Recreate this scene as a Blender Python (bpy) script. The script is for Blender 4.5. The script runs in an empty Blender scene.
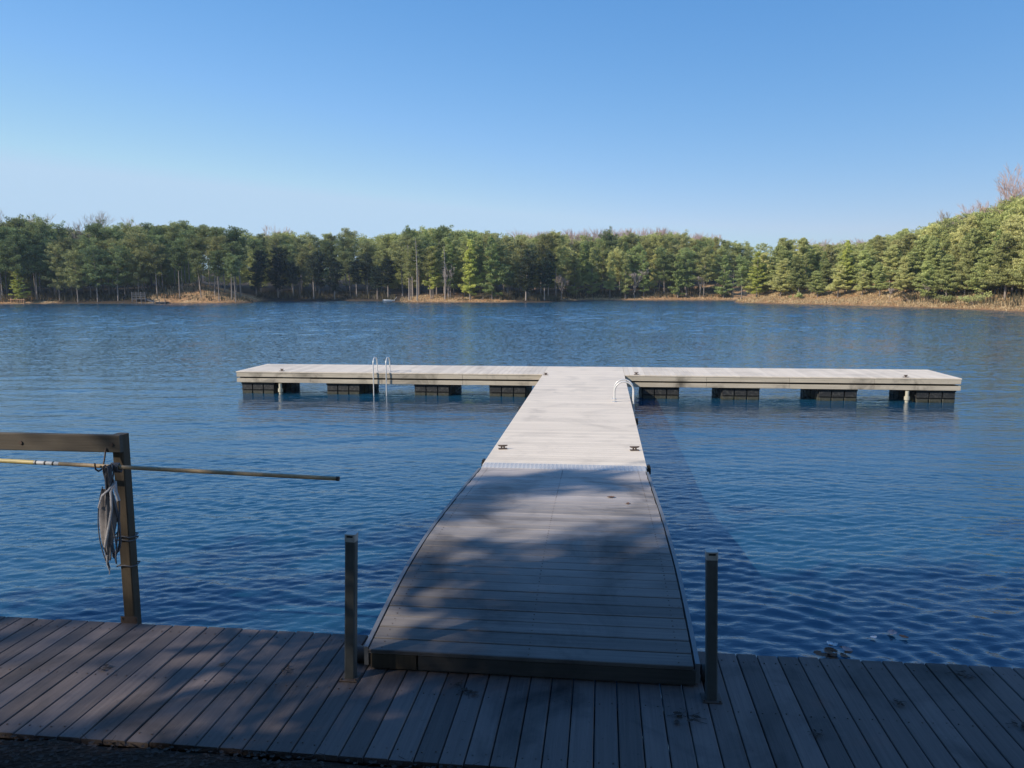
import bpy, math, random
import numpy as np
from mathutils import Vector, Matrix, noise as mnoise

random.seed(7)
scn = bpy.context.scene
COL = scn.collection
PI = math.pi
CAM = np.array([1.734, 0.0, 3.328])
RGT = np.array([0.9932248, 0.1161555, -0.0035097])
UPV = np.array([-0.0113407, 0.1269416, 0.9918454])
FWD = np.array([-0.1156538, 0.9850856, -0.1273989])
DECK = 0.70          # top of the floating dock above the water
BW = 0.53            # top of the shore boardwalk
WAVE_SLOPE = .125
SUNROT = math.radians(122)
SUN_A, SUN_E = math.radians(58), math.radians(32)

# ------------------------------------------------------------------ helpers
class MB:
    """collects geometry in world coordinates, builds one mesh"""
    def __init__(s): s.v = []; s.f = []; s.sm = []
    def add(s, vs, fs, smooth=False):
        b = len(s.v); s.v += [tuple(map(float, p)) for p in vs]
        s.f += [tuple(b + i for i in f) for f in fs]; s.sm += [smooth] * len(fs)
    def prism(s, sec, o0, o1, side, up):
        """extrude a 2-D section (u along side, w along up) from o0 to o1"""
        o0 = np.array(o0, float); o1 = np.array(o1, float); side = np.array(side, float); up = np.array(up, float)
        n = len(sec)
        vs = [o0 + side * u + up * w for u, w in sec] + [o1 + side * u + up * w for u, w in sec]
        fs = [(i, (i + 1) % n, n + (i + 1) % n, n + i) for i in range(n)]
        fs += [tuple(range(n - 1, -1, -1)), tuple(range(n, 2 * n))]
        s.add(vs, fs)
    def box(s, c, h, ch=0.0, rz=0.0, rx=0.0):
        """box, centre c, half sizes h, chamfer ch along the longest axis' edges"""
        M = Matrix.Rotation(rz, 3, 'Z') @ Matrix.Rotation(rx, 3, 'X')
        ax = max(range(3), key=lambda i: h[i]); o = [i for i in range(3) if i != ax]
        a, b = h[o[0]], h[o[1]]; k = min(ch, a * .45, b * .45)
        sec = [(-a, -b), (a, -b), (a, b), (-a, b)] if k <= 0 else [(-a + k, -b), (a - k, -b), (a, -b + k), (a, b - k), (a - k, b), (-a + k, b), (-a, b - k), (-a, -b + k)]
        E = [np.array(M @ Vector([1 if j == i else 0 for j in range(3)])) for i in range(3)]
        c = np.array(c, float)
        s.prism(sec, c - E[ax] * h[ax], c + E[ax] * h[ax], E[o[0]], E[o[1]])
    def tube(s, pts, rad, n=8, cap=True, smooth=True, flat=1.0):
        pts = [np.array(p, float) for p in pts]; m = len(pts)
        if not hasattr(rad, '__len__'): rad = [rad] * m
        vs = []; ref = None
        for i in range(m):
            t = pts[min(i + 1, m - 1)] - pts[max(i - 1, 0)]; t = t / (np.linalg.norm(t) + 1e-9)
            if ref is None:
                ref = np.cross(t, [0, 0, 1.0]) if abs(t[2]) < .9 else np.cross(t, [0, 1.0, 0])
            a = ref - t * (ref @ t); a /= (np.linalg.norm(a) + 1e-9); b = np.cross(t, a); ref = a
            for k in range(n):
                th = 2 * PI * k / n
                vs.append(pts[i] + rad[i] * (a * math.cos(th) + b * math.sin(th) * flat))
        fs = [(i * n + k, i * n + (k + 1) % n, (i + 1) * n + (k + 1) % n, (i + 1) * n + k) for i in range(m - 1) for k in range(n)]
        s.add(vs, fs, smooth)
        if cap:
            s.add(vs[:n], [tuple(range(n - 1, -1, -1))]); s.add(vs[-n:], [tuple(range(n))])
    def build(s, name, mat, parent=None, loc=None):
        me = bpy.data.meshes.new(name)
        L = np.array(parent.location) if parent is not None and loc is None else np.array(loc if loc is not None else (0, 0, 0))
        if parent is not None and parent.parent is not None and loc is None:
            L = L + np.array(parent.parent.location)
        V = np.array(s.v) - L
        me.from_pydata([tuple(p) for p in V], [], s.f)
        me.polygons.foreach_set('use_smooth', s.sm)
        me.materials.append(mat); me.update()
        o = bpy.data.objects.new(name, me); COL.objects.link(o)
        if parent is not None: o.parent = parent
        elif loc is not None: o.location = loc
        return o

def tag(o, label=None, cat=None, group=None, kind=None):
    if label: o['label'] = label
    if cat: o['category'] = cat
    if group: o['group'] = group
    if kind: o['kind'] = kind
    return o

def empty(name, loc, label, cat, group=None):
    o = bpy.data.objects.new(name, None); COL.objects.link(o); o.location = loc
    o.empty_display_size = .2
    return tag(o, label, cat, group)

def copy_thing(root, loc, rz=0, scale=1.0, label=None, group=None):
    r = root.copy(); COL.objects.link(r); r.location = loc; r.rotation_euler = (0, 0, rz)
    r.scale = scale if hasattr(scale, '__len__') else (scale,) * 3
    if label: r['label'] = label
    if group: r['group'] = group
    for ch in list(root.children):
        c = ch.copy(); COL.objects.link(c); c.parent = r
    return r

def tri_mesh(name, P, mat, tint=None):
    """P: (n,3,3) triangles"""
    n = len(P); me = bpy.data.meshes.new(name)
    me.vertices.add(n * 3); me.vertices.foreach_set('co', P.reshape(-1).astype(np.float32))
    me.loops.add(n * 3); me.loops.foreach_set('vertex_index', np.arange(n * 3, dtype=np.int32))
    me.polygons.add(n); me.polygons.foreach_set('loop_start', np.arange(0, n * 3, 3, dtype=np.int32))
    try: me.polygons.foreach_set('loop_total', np.full(n, 3, dtype=np.int32))
    except Exception: pass
    me.update(calc_edges=True)
    if tint is not None:
        at = me.attributes.new('tint', 'FLOAT', 'POINT'); at.data.foreach_set('value', np.repeat(tint, 3).astype(np.float32))
    me.materials.append(mat)
    return me

# ------------------------------------------------------------------ materials
class NT:
    def __init__(s, name):
        s.m = bpy.data.materials.new(name); s.m.use_nodes = True; s.t = s.m.node_tree
        s.t.nodes.clear(); s.out = s.n('ShaderNodeOutputMaterial')
    def n(s, typ, **kw):
        x = s.t.nodes.new(typ)
        for k, v in kw.items():
            if k.startswith('_'): setattr(x, k[1:], v)
            else:
                key = k.replace('__', ' ')
                x.inputs[key].default_value = v
        return x
    def l(s, a, b): s.t.links.new(a, b)
    def math(s, op, a, b=None, c=None):
        x = s.t.nodes.new('ShaderNodeMath'); x.operation = op
        for i, q in enumerate((a, b, c)):
            if q is None: continue
            if isinstance(q, (int, float)): x.inputs[i].default_value = q
            else: s.l(q, x.inputs[i])
        return x.outputs[0]
    def ramp(s, fac, stops, interp='LINEAR'):
        x = s.t.nodes.new('ShaderNodeValToRGB'); cr = x.color_ramp; cr.interpolation = interp
        while len(cr.elements) < len(stops): cr.elements.new(.5)
        for e, (p, c) in zip(cr.elements, stops):
            e.position = p; e.color = (*c, 1) if len(c) == 3 else c
        s.l(fac, x.inputs[0]); return x.outputs[0]
    def mix(s, fac, a, b, mode='MIX'):
        x = s.t.nodes.new('ShaderNodeMix'); x.data_type = 'RGBA'; x.blend_type = mode
        for i, q in ((0, fac), (6, a), (7, b)):
            if isinstance(q, (int, float)): x.inputs[i].default_value = q
            elif isinstance(q, tuple): x.inputs[i].default_value = (*q, 1)
            else: s.l(q, x.inputs[i])
        return x.outputs[2]
    def pos(s, scale=(1, 1, 1), rot=(0, 0, 0), obj=False):
        mp = s.t.nodes.new('ShaderNodeMapping'); mp.inputs['Scale'].default_value = scale; mp.inputs['Rotation'].default_value = rot
        if obj: s.l(s.n('ShaderNodeTexCoord').outputs['Object'], mp.inputs[0])
        else: s.l(s.n('ShaderNodeNewGeometry').outputs['Position'], mp.inputs[0])
        return mp.outputs[0]
    def noise(s, vec, scale=1, detail=3, rough=.55, dist=0):
        x = s.n('ShaderNodeTexNoise', Scale=scale, Detail=detail, Roughness=rough, Distortion=dist); s.l(vec, x.inputs['Vector']); return x.outputs[0]
    def bsdf(s, col, rough=.7, metal=0, bump=None, bd=.01, bs=1.0, spec=.5):
        p = s.n('ShaderNodeBsdfPrincipled'); p.inputs['Metallic'].default_value = metal
        p.inputs['Specular IOR Level'].default_value = spec
        if isinstance(col, tuple): p.inputs['Base Color'].default_value = (*col, 1)
        else: s.l(col, p.inputs['Base Color'])
        if isinstance(rough, (int, float)): p.inputs['Roughness'].default_value = rough
        else: s.l(rough, p.inputs['Roughness'])
        if bump is not None:
            b = s.n('ShaderNodeBump', Distance=bd, Strength=bs); s.l(bump, b.inputs['Height']); s.l(b.outputs[0], p.inputs['Normal'])
        s.l(p.outputs[0], s.out.inputs[0]); return s.m

def wood(name, c0, c1, axis='x', pitch=.15, off=0.0, var=.35, stain=.5, rough=.75, shade_fade=None):
    """weathered planks: axis is the grain direction; boards are indexed across it"""
    t = NT(name)
    g = {'x': (1.2, 45, 45), 'y': (45, 1.2, 45), 'z': (45, 45, 1.2)}[axis]
    grain = t.noise(t.pos(g), 1, 5, .65, .4)
    fine = t.noise(t.pos(tuple(v * 3 for v in g)), 1, 3, .6)
    big = t.noise(t.pos((.9, .9, .9)), 1.3, 5, .6, .6)
    col = t.mix(grain, c0, c1)
    sx = t.n('ShaderNodeSeparateXYZ'); t.l(t.n('ShaderNodeNewGeometry').outputs['Position'], sx.inputs[0])
    crossax = {'x': 1, 'y': 0, 'z': 0}[axis]
    idx = t.math('FLOOR', t.math('DIVIDE', t.math('SUBTRACT', sx.outputs[crossax], off), pitch))
    wn = t.n('ShaderNodeTexWhiteNoise', _noise_dimensions='1D'); t.l(idx, wn.inputs['W'])
    k = t.math('MULTIPLY_ADD', wn.outputs[0], var, 1 - var * .6)
    st = t.ramp(big, [(.28, (1 - stain,) * 3), (.5, (1, 1, 1)), (.72, (1.0 + .12 * stain,) * 3)])
    kk = t.mix(1.0, col, t.mix(1.0, st, (1, 1, 1), 'MULTIPLY'), 'MULTIPLY')
    cx = t.n('ShaderNodeCombineColor'); [t.l(k, cx.inputs[i]) for i in range(3)]
    kk = t.mix(1.0, kk, cx.outputs[0], 'MULTIPLY')
    spots = t.noise(t.pos((1, 1, 1)), 22, 3, .7)
    kk = t.mix(t.ramp(spots, [(.66, (0, 0, 0)), (.74, (.55, .55, .55))]), kk, tuple(c * .35 for c in c0))
    if shade_fade:   # tree shade painted in: colour darkens towards the shore end
        f = t.math('ADD', t.math('DIVIDE', t.math('SUBTRACT', sx.outputs[1], shade_fade[0]), shade_fade[1] - shade_fade[0]), t.math('MULTIPLY', t.math('SUBTRACT', big, .5), .9))
        kk = t.mix(1.0, kk, t.ramp(f, [(0, (shade_fade[2],) * 3), (1, (1, 1, 1))]), 'MULTIPLY')
    h = t.math('ADD', t.math('MULTIPLY', grain, 1.0), t.math('MULTIPLY', fine, .5))
    rg = t.math('MULTIPLY_ADD', big, .35, rough - .2)
    return t.bsdf(kk, rg, 0, h, .004, .7, .35)

def plain(name, c, rough=.5, metal=0, nscale=8, var=.25, bump=.002, obj=False, spec=.5):
    t = NT(name); n = t.noise(t.pos(obj=obj), nscale, 5, .6)
    col = t.mix(n, tuple(v * (1 - var) for v in c), tuple(min(1, v * (1 + var)) for v in c))
    rg = t.math('MULTIPLY_ADD', n, .25, rough - .12)
    return t.bsdf(col, rg, metal, n, bump, .6, spec)

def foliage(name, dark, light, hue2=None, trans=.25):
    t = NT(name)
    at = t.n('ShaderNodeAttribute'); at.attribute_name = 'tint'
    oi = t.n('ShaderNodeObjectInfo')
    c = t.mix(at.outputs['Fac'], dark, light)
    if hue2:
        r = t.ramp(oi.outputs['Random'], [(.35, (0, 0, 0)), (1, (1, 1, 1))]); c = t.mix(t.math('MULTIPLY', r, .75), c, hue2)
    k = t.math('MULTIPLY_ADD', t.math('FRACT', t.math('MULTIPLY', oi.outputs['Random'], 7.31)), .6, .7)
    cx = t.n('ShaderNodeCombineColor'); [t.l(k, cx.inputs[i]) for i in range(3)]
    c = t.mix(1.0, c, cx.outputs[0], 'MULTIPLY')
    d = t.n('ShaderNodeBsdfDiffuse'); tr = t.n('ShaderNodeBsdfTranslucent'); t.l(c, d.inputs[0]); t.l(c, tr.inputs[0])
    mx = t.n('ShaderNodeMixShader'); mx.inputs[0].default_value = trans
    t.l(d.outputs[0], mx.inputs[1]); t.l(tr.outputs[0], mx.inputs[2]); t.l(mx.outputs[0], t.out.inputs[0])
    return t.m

M = {}
M['float_x'] = wood('float_decking', (.70, .60, .47), (.88, .78, .64), 'x', .15, 10.75, .14, .20, .8)
M['float_y'] = wood('arm_decking', (.66, .57, .45), (.86, .76, .62), 'y', .15, 0, .16, .22, .8)
M['fascia'] = wood('dock_fascia', (.24, .21, .15), (.68, .61, .50), 'x', .9, 0, .25, .75, .85)
M['gang'] = wood('gangway_decking', (.27, .24, .225), (.62, .56, .51), 'x', .148, 5.185, .34, .60, .7, (6.2, 9.6, .40))  # last argument paints shade into the near end of the boards
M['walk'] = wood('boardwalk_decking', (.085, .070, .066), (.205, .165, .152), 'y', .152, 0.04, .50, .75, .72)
M['joist'] = wood('joist_timber', (.05, .045, .04), (.10, .09, .08), 'x', .5, 0, .2, .4)
M['post'] = wood('rack_timber', (.045, .035, .024), (.12, .092, .06), 'z', .5, 0, .1, .5)
M['beam'] = wood('beam_timber', (.055, .048, .040), (.14, .12, .095), 'x', .9, 0, .1, .5)
M['alu'] = plain('weathered_aluminium', (.62, .63, .64), .42, .75, 12, .2)
M['side'] = plain('dull_side_channel', (.22, .225, .23), .55, .4, 12, .3)
M['bollard'] = plain('grey_post_metal', (.10, .105, .10), .5, .35, 14, .3)
M['cap'] = plain('post_cap_metal', (.5, .48, .45), .5, .5, 20, .35)
M['white_rail'] = plain('ladder_rail_metal', (.66, .66, .64), .35, .25, 10, .1)
M['float_black'] = plain('black_float_plastic', (.035, .038, .04), .55, 0, 6, .4, .004)
def float_mat():
    t = NT('stained_float_plastic'); n = t.noise(t.pos(), 5, 5, .65); sx = t.n('ShaderNodeSeparateXYZ'); t.l(t.n('ShaderNodeNewGeometry').outputs['Position'], sx.inputs[0])
    z = t.math('ADD', sx.outputs[2], t.math('MULTIPLY', t.math('SUBTRACT', n, .5), .12))
    c = t.ramp(z, [(.0, (.03, .033, .022)), (.05, (.06, .062, .042)), (.10, (.035, .036, .034)), (.2, (.022, .024, .027))])
    c = t.mix(t.ramp(t.noise(t.pos(), 17, 4, .7), [(.5, (0, 0, 0)), (.75, (1, 1, 1))]), c, (.10, .10, .09))
    return t.bsdf(c, .6, 0, n, .004)
M['float_black'] = float_mat()
M['black'] = plain('black_rubber', (.02, .02, .02), .6, 0, 20, .3)
M['pile'] = plain('pale_pile_pipe', (.48, .46, .36), .6, 0, 9, .35)
M['rust'] = plain('rusty_steel', (.12, .09, .075), .7, .4, 30, .5)
M['rope'] = plain('old_rope', (.12, .12, .13), .9, 0, 90, .45, .006)
M['bag'] = plain('faded_bag_cloth', (.24, .22, .215), .9, 0, 16, .6, .01)
M['strap'] = plain('light_strap', (.42, .41, .42), .8, 0, 30, .3)
M['pole_y'] = plain('yellow_pole_paint', (.58, .47, .20), .5, 0, 20, .2)
M['pole_w'] = plain('white_pole_band', (.7, .7, .68), .5, 0, 40, .15)
M['pole_b'] = plain('brown_pole_wood', (.42, .31, .18), .6, 0, 40, .35)
M['trunk'] = plain('pine_bark', (.27, .23, .20), .9, 0, 6, .45, .03, True)
M['bare'] = plain('bare_tree_bark', (.34, .29, .25), .9, 0, 4, .35, .01, True)
M['redbare'] = plain('reddish_twigs', (.46, .33, .29), .9, 0, 3, .3, .01, True)
M['palebare'] = plain('pale_dead_wood', (.34, .30, .27), .9, 0, 5, .3, .01, True)
M['needle_dark'] = foliage('dark_pine_needles', (.045, .078, .045), (.29, .36, .15), (.42, .40, .17))  # kept dark so the left shore's shade sits in the colour
M['needle_shadow'] = foliage('shadow_toned_needles', (.016, .032, .028), (.062, .090, .058), (.085, .10, .055))  # shadow over cove and headland put into the needle colour
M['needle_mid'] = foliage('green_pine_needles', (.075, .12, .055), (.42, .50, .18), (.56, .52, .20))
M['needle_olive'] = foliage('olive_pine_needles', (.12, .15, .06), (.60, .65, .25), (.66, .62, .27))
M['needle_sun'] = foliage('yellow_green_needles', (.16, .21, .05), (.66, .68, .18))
M['leaf_brown'] = plain('dry_leaf', (.16, .085, .05), .8, 0, 30, .4)
M['leaf_dark'] = plain('dark_leaf', (.045, .030, .022), .8, 0, 30, .6)  # darker leaf tone for litter and clumps
M['leaf_pink'] = plain('pale_wet_leaf', (.55, .38, .36), .7, 0, 30, .3)
M['foam'] = plain('white_feather', (.8, .8, .8), .6, 0, 30, .1)
M['boat'] = plain('white_boat_paint', (.75, .77, .8), .4, 0, 5, .1)
M['boatin'] = plain('grey_boat_inside', (.25, .27, .3), .6, 0, 5, .1)
M['timber_or'] = plain('orange_timber', (.42, .25, .13), .8, 0, 3, .25)
M['timber_gr'] = plain('grey_timber', (.10, .105, .12), .8, 0, 3, .25)
M['grass'] = foliage('tan_grass', (.55, .40, .22), (.88, .72, .45), None, .3)
M['shrubm'] = foliage('dull_shrub', (.06, .055, .038), (.16, .14, .085), None, .25)

def ground_mat():
    t = NT('pine_straw_ground'); p = t.pos()
    a = t.noise(p, .22, 5, .6, .5); b = t.noise(p, 1.7, 5, .7); c = t.noise(p, 9, 4, .7)
    col = t.ramp(a, [(.3, (.38, .20, .10)), (.5, (.54, .33, .17)), (.7, (.54, .43, .26))])
    col = t.mix(t.ramp(b, [(.4, (0, 0, 0)), (.62, (1, 1, 1))]), col, (.20, .13, .07))
    mask = None
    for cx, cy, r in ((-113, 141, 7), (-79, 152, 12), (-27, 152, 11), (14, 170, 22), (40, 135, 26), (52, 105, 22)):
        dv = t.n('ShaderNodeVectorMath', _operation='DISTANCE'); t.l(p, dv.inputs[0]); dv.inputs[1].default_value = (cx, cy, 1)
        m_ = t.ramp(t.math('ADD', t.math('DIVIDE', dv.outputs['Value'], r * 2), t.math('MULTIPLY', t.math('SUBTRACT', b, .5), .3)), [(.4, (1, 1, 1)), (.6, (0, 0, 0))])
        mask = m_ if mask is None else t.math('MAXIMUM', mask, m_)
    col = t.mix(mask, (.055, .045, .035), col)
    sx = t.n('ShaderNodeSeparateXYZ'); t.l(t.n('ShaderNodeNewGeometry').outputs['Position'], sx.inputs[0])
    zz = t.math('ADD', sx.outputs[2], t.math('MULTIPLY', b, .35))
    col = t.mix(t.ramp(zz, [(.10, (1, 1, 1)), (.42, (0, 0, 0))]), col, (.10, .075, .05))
    return t.bsdf(col, .95, 0, t.math('ADD', b, t.math('MULTIPLY', c, .4)), .15, .8, .1)
def litter_mat():
    t = NT('leaf_litter_soil'); p = t.pos()
    v = t.n('ShaderNodeTexVoronoi', Scale=28); t.l(p, v.inputs['Vector'])
    b = t.noise(p, 12, 5, .7)
    col = t.mix(b, (.012, .010, .009), (.06, .04, .03))
    return t.bsdf(col, .95, 0, t.math('ADD', v.outputs[0], b), .03, 1, .15)
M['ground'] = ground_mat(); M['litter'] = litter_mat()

def water_mat():
    t = NT('lake_water')
    a = t.noise(t.pos((.45, 1, 1), (0, 0, math.radians(-14))), 13, 3, .55, .3)
    b = t.noise(t.pos((.5, 1, 1), (0, 0, math.radians(10))), 29, 2, .5, .2)
    h = t.math('ADD', a, t.math('MULTIPLY', b, .35))
    bp = t.n('ShaderNodeBump', Distance=.007, Strength=1.0); t.l(h, bp.inputs['Height'])
    p = t.n('ShaderNodeBsdfPrincipled', Roughness=.06, IOR=1.68)
    p.inputs['Base Color'].default_value = (.010, .062, .120, 1)
    # far out the wavelets are smaller than a mesh cell: their slopes come straight from noise
    sy_ = t.n('ShaderNodeSeparateXYZ'); t.l(t.n('ShaderNodeNewGeometry').outputs['Position'], sy_.inputs[0])
    amt = t.ramp(t.math('DIVIDE', sy_.outputs[1], 150), [(.09, (0,) * 3), (.2, (.55,) * 3), (.4, (1.25,) * 3), (.7, (1.6,) * 3)])
    n = t.n('ShaderNodeTexNoise', Scale=10, Detail=2, Roughness=.65); t.l(t.pos((.5, 1, 1), (0, 0, math.radians(-10))), n.inputs['Vector'])
    s1 = t.n('ShaderNodeVectorMath', _operation='SUBTRACT'); t.l(n.outputs['Color'], s1.inputs[0]); s1.inputs[1].default_value = (.5, .5, .5)
    s2 = t.n('ShaderNodeVectorMath', _operation='MULTIPLY'); t.l(s1.outputs[0], s2.inputs[0])
    cz = t.n('ShaderNodeCombineXYZ'); t.l(t.math('MULTIPLY', amt, .5), cz.inputs[0]); t.l(amt, cz.inputs[1]); t.l(cz.outputs[0], s2.inputs[1])
    s3 = t.n('ShaderNodeVectorMath', _operation='ADD'); t.l(s2.outputs[0], s3.inputs[0]); t.l(t.n('ShaderNodeNewGeometry').outputs['Normal'], s3.inputs[1])
    nn = t.n('ShaderNodeVectorMath', _operation='NORMALIZE'); t.l(s3.outputs[0], nn.inputs[0]); t.l(nn.outputs[0], bp.inputs['Normal'])
    t.l(bp.outputs[0], p.inputs['Normal']); t.l(p.outputs[0], t.out.inputs[0])
    return t.m
M['water'] = water_mat()

# ------------------------------------------------------------------ world, sun, camera
w = bpy.data.worlds.new('World'); scn.world = w; w.use_nodes = True
nt = w.node_tree; nt.nodes.clear()
sky = nt.nodes.new('ShaderNodeTexSky'); sky.sky_type = 'NISHITA'; sky.sun_disc = False
sky.sun_elevation = SUN_E; sky.sun_rotation = SUNROT
sky.altitude = 200; sky.air_density = 1.0; sky.dust_density = .5; sky.ozone_density = 2.0
bg = nt.nodes.new('ShaderNodeBackground'); bg.inputs[1].default_value = .15
wo = nt.nodes.new('ShaderNodeOutputWorld')
sp = nt.nodes.new('ShaderNodeSeparateColor'); cb = nt.nodes.new('ShaderNodeCombineColor'); nt.links.new(sky.outputs[0], sp.inputs[0])
for i, (gain, pw, mx_) in enumerate(((.53, 1.24, 3.25), (1.13, .79, 4.55), (2.36, .52, 6.0))):   # deeper blue overhead, pale at the horizon
    a_ = nt.nodes.new('ShaderNodeMath'); a_.operation = 'POWER'; a_.inputs[1].default_value = pw
    b_ = nt.nodes.new('ShaderNodeMath'); b_.operation = 'MULTIPLY'; b_.inputs[1].default_value = gain
    c_ = nt.nodes.new('ShaderNodeMath'); c_.operation = 'MINIMUM'; c_.inputs[1].default_value = mx_
    nt.links.new(sp.outputs[i], a_.inputs[0]); nt.links.new(a_.outputs[0], b_.inputs[0]); nt.links.new(b_.outputs[0], c_.inputs[0]); nt.links.new(c_.outputs[0], cb.inputs[i])
nt.links.new(cb.outputs[0], bg.inputs[0]); nt.links.new(bg.outputs[0], wo.inputs[0])
sd = bpy.data.lights.new('sun', 'SUN'); sd.energy = 5.0; sd.angle = math.radians(.55); sd.color = (1, .885, .74)
so = bpy.data.objects.new('sun', sd); COL.objects.link(so)
tosun = Vector((-math.sin(SUN_A) * math.cos(SUN_E), -math.cos(SUN_A) * math.cos(SUN_E), math.sin(SUN_E)))
so.rotation_euler = tosun.to_track_quat('Z', 'Y').to_euler(); so.location = (-20, -20, 30)
cd = bpy.data.cameras.new('camera'); cam = bpy.data.objects.new('camera', cd); COL.objects.link(cam)
cd.sensor_width = 36; cd.lens = 768.77 / 1024 * 36; cd.clip_end = 5000; cd.clip_start = .05
cam.matrix_world = Matrix(((RGT[0], UPV[0], -FWD[0], CAM[0]), (RGT[1], UPV[1], -FWD[1], CAM[1]), (RGT[2], UPV[2], -FWD[2], CAM[2]), (0, 0, 0, 1)))
scn.camera = cam
scn.view_settings.view_transform = 'Standard'; scn.view_settings.look = 'None'; scn.view_settings.exposure = 0
scn.render.engine = 'CYCLES'
scn.cycles.use_denoising = True
scn.cycles.max_bounces = 6; scn.cycles.diffuse_bounces = 3; scn.cycles.transparent_max_bounces = 4
scn.cycles.sample_clamp_indirect = 6

# ------------------------------------------------------------------ lake outline and ground
LAKE = np.array([(-30, 3.4), (-60, 6), (-100, 25), (-160, 60), (-175, 100), (-150, 134), (-130.3, 140.7), (-115.4, 138.6), (-97.4, 143), (-81.2, 144.1),
    (-69, 142.5), (-66.5, 146), (-74, 158), (-71, 164.5), (-57.6, 165), (-46, 163), (-40.5, 153), (-36, 149.6), (-25.9, 148.9), (-17.6, 148.3), (-11, 148.6), (-7.2, 152),
    (-7.0, 162), (-2, 168.6), (9.75, 169.5), (24, 168.5), (36, 165), (33.5, 156), (26, 148), (27.2, 143.5), (30.2, 138.2), (36.5, 129.3),
    (44.1, 116.4), (48.4, 107.6), (50.9, 97), (53, 86), (62, 70), (80, 55), (85, 30), (60, 10), (25, 3.4)], float)
def lake_sd(X, Y):
    """signed distance, positive on land"""
    A = LAKE; B = np.roll(LAKE, -1, 0); D = np.full(X.shape, 1e9); ins = np.zeros(X.shape, bool)
    for (ax, ay), (bx, by) in zip(A, B):
        dx, dy = bx - ax, by - ay; t = np.clip(((X - ax) * dx + (Y - ay) * dy) / (dx * dx + dy * dy), 0, 1)
        D = np.minimum(D, np.hypot(X - ax - t * dx, Y - ay - t * dy))
        c = ((ay > Y) != (by > Y)); xi = ax + (Y - ay) / np.where(abs(by - ay) < 1e-9, 1e-9, by - ay) * dx
        ins ^= c & (X < xi)
    return np.where(ins, -D, D)
def gz(X, Y):
    X = np.asarray(X, float); Y = np.asarray(Y, float)
    D = lake_sd(X, Y)
    wob = np.sin(X * .21 + 1.3) * np.cos(Y * .17) * .5 + np.sin(X * .53 + Y * .37) * .25
    right = 1 / (1 + np.exp(-(X - 22) / 5)) * (Y < 300)
    bank = (1.15 + .5 * right + .35 * wob) * (1 - np.exp(-np.maximum(D, 0) / (3.2 - .4 * right)))
    slope = (.055 + .075 * right) * np.maximum(D - 3, 0)
    slope = np.minimum(slope, 9 + 0 * D) + 2.6 * np.exp(-((X + 84) ** 2 / 90 + (Y - 156) ** 2 / 60)) * (D > 0)
    land = bank + slope + .06 * np.sin(X * 1.1) * np.cos(Y * 1.3)
    return np.where(D > 0, land, -np.minimum(2.5, .35 * -D))
xs = np.arange(-330, 262, 2.0); ys = np.arange(-120, 362, 2.0)
GX, GY = np.meshgrid(xs, ys); GZ = gz(GX, GY)
def grid_obj(name, X, Y, Z, mat, smooth=True):
    ny, nx = X.shape; idx = np.arange(nx * ny).reshape(ny, nx)
    me = bpy.data.meshes.new(name)
    F = np.stack([idx[:-1, :-1], idx[:-1, 1:], idx[1:, 1:], idx[1:, :-1]], -1).reshape(-1, 4)
    me.from_pydata(np.stack([X, Y, Z], -1).reshape(-1, 3).tolist(), [], F.tolist())
    me.polygons.foreach_set('use_smooth', [smooth] * len(F)); me.materials.append(mat); me.update()
    o = bpy.data.objects.new(name, me); COL.objects.link(o); return o
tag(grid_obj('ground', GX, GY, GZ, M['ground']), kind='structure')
# plain far land out to the horizon
R0 = MB()
for (x0, x1, y0, y1) in [(-3000, -329, -3000, 3000), (261, 3000, -3000, 3000), (-329, 261, 361, 3000), (-329, 261, -3000, -119)]:
    R0.add([(x0, y0, 2), (x1, y0, 2), (x1, y1, 2), (x0, y1, 2)], [(0, 1, 2, 3)])
tag(R0.build('terrain', M['ground']), kind='structure')
# near bank of leaf litter under and behind the camera
bx = np.arange(-22, 22.1, .2); by = np.concatenate([np.arange(-16, 2, .5), np.arange(2, 4.4, .1), [4.5, 5.2, 5.9, 6.6]])
BX, BY = np.meshgrid(bx, by)
BZ = np.where(BY > 4.15, .38 - .42 * (BY - 4.15), .50 + np.minimum(.30 * (4.15 - BY), 1.15 + .03 * (4.15 - BY)))
BZ += np.vectorize(lambda x, y: .035 * mnoise.noise(Vector((x * 2.2, y * 2.2, 0))) + .02 * mnoise.noise(Vector((x * 7, y * 7, 3))))(BX, BY)
tag(grid_obj('bank', BX, BY, BZ, M['litter']), kind='structure')
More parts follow.
